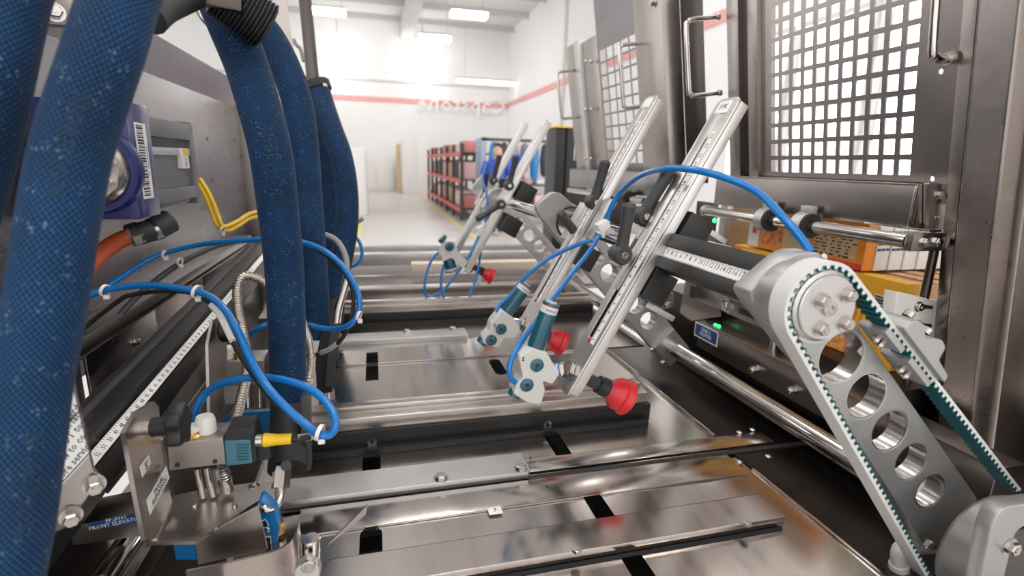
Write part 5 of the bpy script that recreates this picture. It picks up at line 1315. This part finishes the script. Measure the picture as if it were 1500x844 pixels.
# ------------------------------------------------------------------ thin tubes, cables and flexible conduit on the left
def dpath(*q): return [at(a, b, d=c) for a, b, c in q]
air_tube(dpath((100, 445, .80), (135, 432, .82), (170, 411, .85), (205, 388, .88), (235, 373, .90), (280, 361, .90), (330, 354, .88), (385, 351, .86), (430, 352, .84), (465, 362, .82), (492, 380, .80), (512, 404, .79), (525, 432, .78), (525, 458, .78), (512, 476, .78), (490, 482, .80), (468, 480, .82), (440, 474, .84), (400, 474, .84), (375, 483, .84), (358, 500, .86)), 0.0042, 'blue air tube crossing behind the hanging hose and looping right of it')
air_tube(dpath((100, 444, .70), (135, 431, .70), (170, 422, .70), (215, 418, .69), (260, 422, .67), (300, 431, .65), (328, 452, .63), (348, 485, .61), (366, 524, .59), (388, 562, .57), (420, 598, .56), (448, 622, .555), (465, 635, .55), (482, 637, .55), (492, 622, .55), (484, 598, .56), (462, 575, .57), (430, 560, .58), (385, 553, .60), (340, 557, .61), (308, 571, .62), (290, 594, .62), (284, 622, .62)), 0.0044, 'blue air tube descending and looping back to the brass fitting')
tag(obj('black_cable', MB().tube(dpath((95, 505, .72), (130, 475, .73), (175, 440, .72), (190, 433, .715), (230, 427, .70), (275, 428, .68), (305, 442, .66), (325, 466, .64), (345, 508, .62), (368, 545, .60), (395, 580, .58), (420, 605, .575)), 0.0032, 10), RUBBER), 'black cable running under the descending blue tube', 'cable')
tag(obj('cable_marker', MB().tube(dpath((310, 447, .652), (322, 462, .64), (334, 486, .628), (341, 500, .62)), 0.0038, 10), LABEL), 'white printed marker sleeve on the black cable', 'sleeve')
tag(obj('black_cable', MB().tube(dpath((100, 530, .80), (150, 490, .83), (200, 435, .88), (250, 395, .95), (290, 372, 1.0), (330, 357, 1.05), (385, 350, 1.1)), 0.005, 10), CHAR), 'dark cable lying along the shelf lip', 'cable')
tag(obj('black_cable', MB().tube(dpath((465, 366, .84), (495, 388, .82), (515, 420, .80), (517, 455, .79), (508, 485, .79), (490, 508, .80), (470, 518, .82), (448, 522, .84)), 0.0032, 10), RUBBER), 'thin black cable following the right loop of blue tube', 'cable')
tag(obj('cable_marker', MB().tube(dpath((493, 504, .795), (482, 512, .80), (470, 517, .81)), 0.004, 10), GREYC), 'grey marker sleeve on the thin black cable', 'sleeve')
def zip_tie(px, py, d, r, label, tail=True):
    c = at(px, py, d=d); t = thing('zip_tie', label, 'zip tie', c, 'white zip ties')
    obj('band', MB().ring(c, at(px + 10, py + 3, d=d) - c, r, r + 0.0014, 0.004, 20), WHITE, t)
    obj('head', MB().box(c + V((0.003, -0.002, -r - 0.002)), (0.007, 0.005, 0.006), None, 0.001), WHITE, t)
for a in ((152, 425, .70, .007, 'white zip tie on the blue tubes nearest the left hose'), (286, 427, .66, .0075, 'white zip tie binding tube and cable at the bend'), (240, 372, .90, .0055, 'white zip tie on the upper blue tube'),
          (466, 633, .55, .0075, 'white zip tie binding the blue loop by the yellow plug'), (524, 462, .78, .0065, 'white zip tie on the right hand tube loop'), (262, 383, .96, .006, 'white cable tie on the shelf lip'), (325, 337, 1.22, .008, 'white tie base holding the yellow cables')):
    zip_tie(*a)
def flex(pts, r, label, name='flexible_conduit'):
    P = smooth(dpath(*pts), 10); L = sum((b - a).length for a, b in zip(P, P[1:]))
    n = int(L / (r * 0.55)); 
    # resample evenly so the rings keep one pitch
    out = []; acc = 0; tot = 0; step = L / (n * 4); i = 0; cur = P[0]; need = 0
    cum = [0.0]
    for a, b in zip(P, P[1:]): cum.append(cum[-1] + (b - a).length)
    k = 0
    for j in range(n * 4 + 1):
        v = min(j * step, L - 1e-6)
        while cum[k + 1] < v: k += 1
        out.append(P[k].lerp(P[k + 1], (v - cum[k]) / max(cum[k + 1] - cum[k], 1e-9)))
    N = len(out)
    return tag(obj(name, MB().tube(out, lambda q: r * (1.0 if (round(q * (N - 1)) % 4) in (1, 2) else 0.86), 14, sm=False), FLEXM, sharp=20), label, 'conduit', 'flexible metal conduits')
flex(((405, 440, .86), (394, 420, .86), (375, 407, .85), (357, 405, .84), (348, 420, .83), (348, 450, .82), (355, 485, .80), (361, 520, .79), (361, 550, .77), (354, 580, .75), (346, 612, .73), (342, 630, .72)), 0.0075, 'flexible metal conduit looping left of the hanging hose')
flex(((436, 450, .84), (446, 480, .82), (454, 505, .80), (456, 530, .79), (453, 552, .78), (451, 562, .78)), 0.0062, 'flexible metal conduit seen right of the hanging hose')
tag(obj('grey_cable', MB().tube(dpath((420, 356, .98), (445, 346, .98), (470, 343, .98), (492, 352, .98), (505, 373, .98), (508, 398, .98), (502, 425, .98), (494, 452, .98), (488, 478, .98)), 0.0055, 12), GREYC), 'grey cable arching right of the hanging hoses', 'cable')
tag(obj('grey_cable', MB().tube(dpath((448, 310, 1.5), (470, 314, 1.5), (492, 322, 1.5), (515, 328, 1.5), (532, 320, 1.5)), 0.0065, 12), GREYC), 'short grey cable end poking out behind the far hose', 'cable')
air_tube(dpath((518, 342, 1.3), (528, 358, 1.3), (530, 375, 1.3), (522, 388, 1.3), (500, 395, 1.3)), 0.0042, 'short blue tube bend right of the curved hose')
# dark heater bodies below the hoses
def heater(pts, r, label):
    t = thing('hose_cuff', label, 'cuff', at(*pts[-1][:2], d=pts[-1][2]), 'black hose cuffs')
    P = dpath(*pts); obj('cuff', MB().tube(P, r, 24, n=4), RUBBER, t)
    return t
heater(((490, 436, 1.25), (489, 455, 1.24), (486, 480, 1.23)), 0.024, 'black cuff at the lower end of the curved hose')
t = heater(((423, 592, .69), (423, 630, .67), (421, 688, .635)), 0.0225, 'wide black cuff below the hanging blue hose')
obj('strain_strip', MB().box(at(449, 632, d=.66), (0.011, 0.02, 0.10), Mx.Rotation(0.05, 3, 'Y'), 0.002), CHAR, t)
obj('cuff_screw', MB().cyl(at(419, 682, d=.612), at(419, 682, d=.608), 0.006, seg=16), BLACK, t)
obj('hex_fitting', MB().lathe(at(414, 684, d=.625), at(411, 714, d=.615) - at(414, 684, d=.625), [(0, 0.0105), (0.024, 0.0105), (0.024, 0.0055), (0.032, 0.0055)], 6), BOLT, t)
obj('bend_pipe', MB().tube(dpath((411, 712, .615), (411, 726, .61), (406, 738, .605), (396, 746, .60), (388, 748, .595)), 0.0052, 14), POLISH, t)
t = thing('heated_gun', 'black glue gun body behind the hanging hose', 'glue gun', at(480, 580, d=1.0))
obj('body', MB().poly([at(470, 490, y=0.93), at(498, 478, y=0.93), at(494, 530, y=0.93), at(484, 575, y=0.93), at(464, 575, y=0.93), at(462, 530, y=0.93)], (0, 0.06, 0)), BLACK, t)
obj('side_cover', MB().poly([at(484, 476, y=0.925), at(499, 474, y=0.925), at(488, 566, y=0.925), at(476, 566, y=0.925)], (0, 0.004, 0)), CHAR, t)
obj('feed_pipe', MB().tube([at(511, 400, y=0.98), at(504, 425, y=0.97), at(496, 452, y=0.96), at(492, 478, y=0.95)], 0.0075, 14), POLISH, t)
obj('nozzle', MB().lathe(at(480, 572, y=0.95), -EZ, [(0, 0.012), (0.03, 0.012), (0.034, 0.007), (0.05, 0.005)], 16), POLISH, t)

# ------------------------------------------------------------------ glue station, lower left
YS = 0.58
MYV = lambda y: (lambda q: at(q[0], q[1], y=y))
t = thing('glue_bracket', 'bent stainless bracket with white labels holding the glue block', 'bracket', at(250, 790, z=0.05))
xb = -0.226
b_ = MB(); b_.poly([at(q[0], q[1], x=xb) for q in ((183, 634), (200, 604), (226, 588), (233, 596), (236, 640), (244, 690), (252, 735), (228, 790), (213, 792), (205, 750))], (-0.004, 0, 0)); obj('upright', b_, LSTEEL, t)
zsh = at(228, 790, x=xb).z
b_ = MB(); b_.poly([at(q[0], q[1], z=zsh) for q in ((218, 794), (246, 728), (300, 716), (380, 706), (388, 712), (384, 730), (286, 793))], (0, 0, -0.004)); obj('shelf', b_, LSTEEL, t)
obj('weld', MB().tube([at(q[0], q[1], z=zsh + 0.001) for q in ((226, 790), (240, 760), (250, 734))], 0.0025, 8), POLISH, t)
lab = obj('white_label', MB().poly([at(q[0], q[1], x=xb + 0.0006) for q in ((214, 734), (243, 683), (248, 700), (219, 755))], (0.0004, 0, 0)), LABEL, t)
la, lb2 = at(221, 734, x=xb), at(241, 698, x=xb)
obj('label_text', MB().text('TRAVEL\nELEVATION', 0.0075, frame((la + lb2) / 2 + EX * 0.0013, lb2 - la, EZ), space=0.9), INK, lab)
lab = obj('small_label', MB().poly([at(q[0], q[1], x=xb + 0.0006) for q in ((204, 684), (217, 666), (221, 678), (208, 700))], (0.0004, 0, 0)), LABEL, t)
la, lb2 = at(208, 688, x=xb), at(217, 676, x=xb)
obj('label_text', MB().text('SET\n-12-', 0.005, frame((la + lb2) / 2 + EX * 0.0013, lb2 - la, EZ), space=0.9), INK, lab)
for px, py in ((285, 742), (344, 743), (372, 712)): obj('rivet', MB().pan(at(px, py, z=zsh), EZ, 0.003 if px < 370 else 0.006, 0.003), BOLT, t)
# black star knob
kc = at(209, 627, x=xb)
t = thing('star_knob', 'black star knob clamping the glue bracket to the ruled bar', 'knob', kc)
obj('stud', MB().cyl(kc - EX * 0.002, kc + EX * 0.012, 0.007, seg=16), BOLT, t)
obj('hub', MB().cyl(kc + EX * 0.008, kc + EX * 0.026, 0.0095, seg=20), BLACK, t)
kb = MB(); ra = [0.0195 + 0.003 * math.cos(5 * 2 * PI * i / 60) for i in range(60)]
kb.plate([(ra[i] * math.cos(2 * PI * i / 60), ra[i] * math.sin(2 * PI * i / 60)) for i in range(60)], frame(kc + EX * 0.024, EY, EZ), 0.014, (), 0.003)
obj('star_head', kb, BLACK, t)
# glue block with valve parts
t = thing('glue_block', 'grey steel glue block with guide rods and fittings', 'block', at(290, 690, y=YS))
b_ = MB(); yplate(b_, ((244, 650), (327, 642), (331, 680), (247, 690)), YS, 0.04, (), 0.002, 0.001); obj('block', b_, STEEL, t)
for px, py in ((260, 681), (315, 676)): obj('bore', MB().cyl(at(px, py, y=YS), at(px, py, y=YS) - EY * 0.0008, 0.0025, seg=14), INK, t)
for px, pz, r in ((263, 640, .009), (303, 637, .0105)):
    q = at(px, pz, y=YS + 0.02); obj('white_cap', MB().lathe(q - EZ * 0.012, EZ, [(0, r), (0.030, r), (0.035, r * 0.8), (0.035, 0)], 18), WHITE, t)
q = at(284, 641, y=YS + 0.015)
bf = obj('brass_fitting', MB().lathe(q - EZ * 0.01, EZ, [(0, 0.011), (0.014, 0.011), (0.016, 0.009), (0.019, 0.009)], 12), BRASS, t)
obj('fitting_collar', MB().cyl(q + EZ * 0.009, q + EZ * 0.014, 0.0085, seg=18), WHITE, bf)
for a, b in (((289, 686), (297, 728)), ((303, 684), (312, 726))):
    obj('guide_rod', MB().cyl(at(*a, y=YS + 0.012), at(*b, y=YS + 0.012), 0.0042, seg=16), POLISH, t)
obj('slide_plate', MB().poly([at(311, 690, y=YS + 0.018), at(322, 688, y=YS + 0.018), at(324, 702, y=YS + 0.018), at(318, 704, y=YS + 0.018), at(321, 722, y=YS + 0.018), at(316, 722, y=YS + 0.018)], (0, 0.004, 0)), BARE, t)
sp = []
a, b = at(327, 682, y=YS + 0.012), at(331, 706, y=YS + 0.012)
u, w, ax = basis(b - a)
for i in range(73): f = i / 72; sp.append(a.lerp(b, f) + (u * math.cos(f * 12 * PI) + w * math.sin(f * 12 * PI)) * 0.0052)
obj('spring', MB().tube(sp, 0.0012, 6, sm=False), BOLT, t)
obj('spring_post', MB().cyl(at(331, 702, y=YS + 0.012), at(333, 720, y=YS + 0.012), 0.0065, seg=16), POLISH, t)
# sensor with yellow plug
t = thing('sensor', 'black and teal sensor with a yellow cable plug', 'sensor', at(350, 680, y=YS))
SENS = mat('sensor_teal', (0.05, 0.17, 0.22), 0, 0.4)
b_ = MB(); yplate(b_, ((328, 646), (367, 645), (370, 679), (332, 683)), YS - 0.004, 0.03, (), 0.002, 0.001); obj('face_block', b_, SENS, t)
for k in range(6): obj('face_line', MB().poly([at(347, 652 + k * 4.2, y=YS - 0.0045), at(364, 651 + k * 4.2, y=YS - 0.0045), at(364, 652.5 + k * 4.2, y=YS - 0.0045), at(347, 653.5 + k * 4.2, y=YS - 0.0045)], (0, -0.0006, 0)), TEAL, t)
b_ = MB(); yplate(b_, ((327, 640), (331, 631), (368, 628), (372, 634), (377, 676), (371, 680), (367, 645), (328, 646)), YS - 0.003, 0.034, (), 0.002, 0.001); obj('housing', b_, BLACK, t)
b_ = MB(); yplate(b_, ((376, 656), (396, 655), (397, 673), (377, 676)), YS + 0.004, 0.02, (), 0.002, 0.001); obj('side_socket', b_, BLACK, t)
pa, pb = at(386, 645, y=YS - 0.004), at(427, 643, y=YS - 0.004)
pl = obj('yellow_plug', MB().lathe(pa, pb - pa, [(0, 0.0072), (0.002, 0.0078), ((pb - pa).length * 0.5, 0.0062), ((pb - pa).length, 0.0058)], 16), YELLOW, t)
obj('plug_nut', MB().cyl(at(374, 646, y=YS - 0.004), pa, 0.0068, seg=16, bev=0.001), BOLT, pl)
obj('plug_cable', MB().tube([pb, at(440, 642, y=YS - 0.004), at(455, 640, y=YS), at(475, 638, y=YS + 0.01)], 0.0038, 10), RUBBER, pl)
obj('cable_marker', MB().cyl(at(436, 642, y=YS - 0.004), at(462, 639, y=YS + 0.002), 0.0042, seg=12), GREYC, pl)
# shield, gun plate and blade
t = thing('glue_shield', 'dark folded steel shield below the glue station', 'shield', at(340, 830, y=0.5))
b_ = MB(); yplate(b_, ((285, 794), (378, 741), (392, 805), (290, 828)), 0.535, 0.003, (), 0.0, 0.0005); obj('shield_plate', b_, STEEL, t)
sh = MB(); pts = [at(272, 838, y=.50), at(330, 826, y=.505), at(390, 812, y=.51), at(420, 799, y=.515), at(434, 780, y=.52), at(438, 763, y=.53)]
P = smooth(pts, 6); prev = None
for p in P:
    ring = [sh.bm.verts.new(v) for v in (p, p + V((0, .003, 0)), p + V((0.0, .003, -0.035)), p + V((0, 0, -0.035)))]
    if prev:
        for i in range(4): sh.bm.faces.new((prev[i], prev[(i + 1) % 4], ring[(i + 1) % 4], ring[i]))
    prev = ring
obj('curved_lip', sh, STEEL, t)
t = thing('glue_gun_plate', 'bright blue glue gun plate with white outlined marks', 'glue gun', at(395, 805, y=0.56))
b_ = MB(); yplate(b_, ((378, 737), (383, 734), (402, 751), (409, 772), (405, 802), (390, 806)), 0.555, 0.02, (), 0.0, 0.001); obj('plate', b_, BRIGHTB, t)
for pol in (((382, 763), (389, 760), (394, 768), (393, 773), (384, 774)), ((386, 786), (397, 785), (398, 801), (388, 801))):
    cx_, cy_ = sum(q[0] for q in pol) / len(pol), sum(q[1] for q in pol) / len(pol)
    obj('mark_outline', MB().poly([at(q[0], q[1], y=0.5545) for q in pol], (0, -0.0006, 0)), LABEL, t)
    obj('mark', MB().poly([at(cx_ + (q[0] - cx_) * 0.72, cy_ + (q[1] - cy_) * 0.72, y=0.5538) for q in pol], (0, -0.0006, 0)), INK, t)
obj('plate_screw', MB().pan(at(392, 776, y=0.555), -EY, 0.003, 0.002), BOLT, t)
obj('nozzle_cap', MB().cyl(at(408, 765, y=0.565), at(409, 780, y=0.565), 0.006, seg=12), BRASS, t)
obj('clip', MB().tube([at(378, 742, y=.553), at(386, 744, y=.55), at(394, 748, y=.55), at(400, 746, y=.552)], 0.0035, 10), POLISH, t)
t = thing('pivot_stop', 'steel pivot stop with screw and thin blade at the front edge', 'stop', at(455, 844, y=0.45))
c = at(455, 795, y=0.46)
obj('barrel', MB().cyl(at(456, 788, y=.455), at(455, 822, y=.455), 0.0085, seg=24, bev=0.001), POLISH, t)
obj('eye', MB().cyl(at(452, 828, y=.450), at(452, 828, y=.450) - EY * 0.012, 0.0115, seg=28, bev=0.001), BARE, t)
obj('eye_screw', MB().socket(at(452, 828, y=.438), -EY, 0.006, 0.004), BOLT, t)
for py in (793, 803): obj('grub_screw', MB().cyl(at(449, py, y=.4475), at(449, py, y=.4465), 0.0016, seg=10), INK, t)
obj('blade', MB().poly([at(472, 806, y=.48), at(537, 741, y=.5), at(535, 755, y=.5), at(478, 801, y=.48)], (0.001, 0.003, 0.0005)), STEEL, t)

# warning plate
YW = 0.47
t = thing('warning_plate', 'steel plate with white hot surface warning label, left', 'plate', at(100, 790, y=YW))
b_ = MB(); yplate(b_, ((60, 540), (104, 548), (136, 690), (148, 700), (100, 772), (60, 790)), YW, 0.004, (), 0.004, 0.0008); obj('plate', b_, STEEL, t)
lab = obj('warning_label', MB().poly([at(q[0], q[1], y=YW - 0.0005) for q in ((62, 570), (104, 558), (131, 668), (86, 716), (62, 700))], (0, -0.0004, 0)), LABEL, t)
d0, d1 = at(88, 700, y=YW - 0.0012), at(130, 652, y=YW - 0.0012)
dv = (d1 - d0).normalized(); upv = V((-dv.z, 0, dv.x)) if dv.x > 0 else V((dv.z, 0, -dv.x))
wt = MB()
for s, px, py in (('before servicing', 108, 676), ('Allow to cool', 103, 660), ('DO NOT touch', 100, 643), ('Hot surface', 96, 628), ('Hazard', 100, 611)):
    wt.text(s, 0.0085, frame(at(px, py, y=YW - 0.0012), dv, upv), extrude=0.0001)
obj('warning_text', wt, INK, lab)
lw = MB()
for (a, b) in (((95, 625), (118, 600)), ((90, 708), (130, 665))):
    lw.cyl(at(*a, y=YW - 0.0011), at(*b, y=YW - 0.0011), 0.0005, seg=6)
obj('label_rule', lw, INK, lab)
for px, py in ((138, 709), (104, 755)): obj('bolt', MB().hexnut(at(px, py, y=YW - 0.002), V((0.5, -1, 0)), 0.0062, 0.011), BOLT, t)
# labelled cross bar and rollers in the lower left corner
t = thing('label_bar', 'grey cross bar with a blue printed label, lower left corner', 'bar', at(160, 780, y=0.56))
yb0 = 0.585
b_ = MB(); yplate(b_, ((105, 772), (232, 745), (232, 782), (105, 800)), yb0, 0.05, (), 0.0, 0.001); obj('bar', b_, LSTEEL, t)
lab = obj('blue_label', MB().poly([at(q[0], q[1], y=yb0 - 0.0005) for q in ((130, 758 + 8), (207, 751), (208, 764), (132, 773 + 2))], (0, -0.0005, 0)), BLUEL, t)
la, lb2 = at(140, 770, y=yb0 - 0.0012), at(202, 757, y=yb0 - 0.0012)
obj('label_text', MB().text('FP-3061\nFRONT ELEVATION', 0.0062, frame((la + lb2) / 2, lb2 - la, EZ), space=0.85), LABEL, lab)
t = thing('roller', 'polished steel roller below the labelled bar', 'roller', at(170, 840, y=0.5))
obj('shell', MB().cyl(at(193, 792, z=-0.03), at(120, 900, z=-0.03), 0.016, seg=28), POLISH, t)
obj('channel', MB().box((at(222, 800, z=-0.05) + at(160, 900, z=-0.05)) / 2, (0.02, 0.16, 0.03), None, 0.001), STEEL, t)
tag(obj('black_pad', MB().span((-0.36, 0.44, -0.06), (-0.27, 0.53, 0.0), 0.004), BLACK), 'black rubber pad under the labelled bar', 'pad')
tag(obj('blue_bottle_block', MB().poly([at(q[0], q[1], y=0.6) for q in ((254, 797), (285, 790), (288, 820), (258, 820))], (0, 0.03, 0)), BRIGHTB), 'flat blue block under the glue bracket shelf', 'block')
# second glue station farther back between ruled bar and hose
YT = 1.02
t = thing('glue_bracket', 'farther glue bracket half hidden behind the hanging hose', 'bracket', at(340, 600, y=YT))
obj('upright', MB().poly([at(q[0], q[1], x=-0.24) for q in ((305, 505), (312, 470), (330, 462), (333, 520), (326, 600), (308, 615))], (-0.004, 0, 0)), STEEL, t)
b_ = MB(); yplate(b_, ((318, 530), (385, 528), (388, 562), (320, 566)), YT, 0.06, (), 0.002, 0.001); obj('block', b_, STEEL, t)
b_ = MB(); yplate(b_, ((325, 566), (350, 564), (346, 592), (330, 592)), YT + 0.01, 0.02, (), 0.0, 0.001); obj('chute', b_, BARE, t)
for px in (365, 382): obj('guide_rod', MB().cyl(at(px, 560, y=YT + 0.02), at(px + 2, 596, y=YT + 0.02), 0.006, seg=12), POLISH, t)
q = at(334, 520, y=YT + 0.02); obj('white_cap', MB().lathe(q - EZ * 0.012, EZ, [(0, 0.010), (0.026, 0.010), (0.03, 0.007)], 16), WHITE, t)
q = at(349, 522, y=YT + 0.02); obj('brass_fitting', MB().lathe(q - EZ * 0.012, EZ, [(0, 0.009), (0.018, 0.009), (0.022, 0.006)], 12), BRASS, t)
kc = at(322, 485, x=-0.235); obj('black_knob', MB().cyl(kc, kc + EX * 0.03, 0.017, seg=20, bev=0.003), BLACK, t)
b_ = MB(); yplate(b_, ((318, 620), (340, 605), (398, 602), (398, 640), (320, 642)), 0.85, 0.01, (), 0.0, 0.001); obj('blue_cover', b_, MIDB, t)
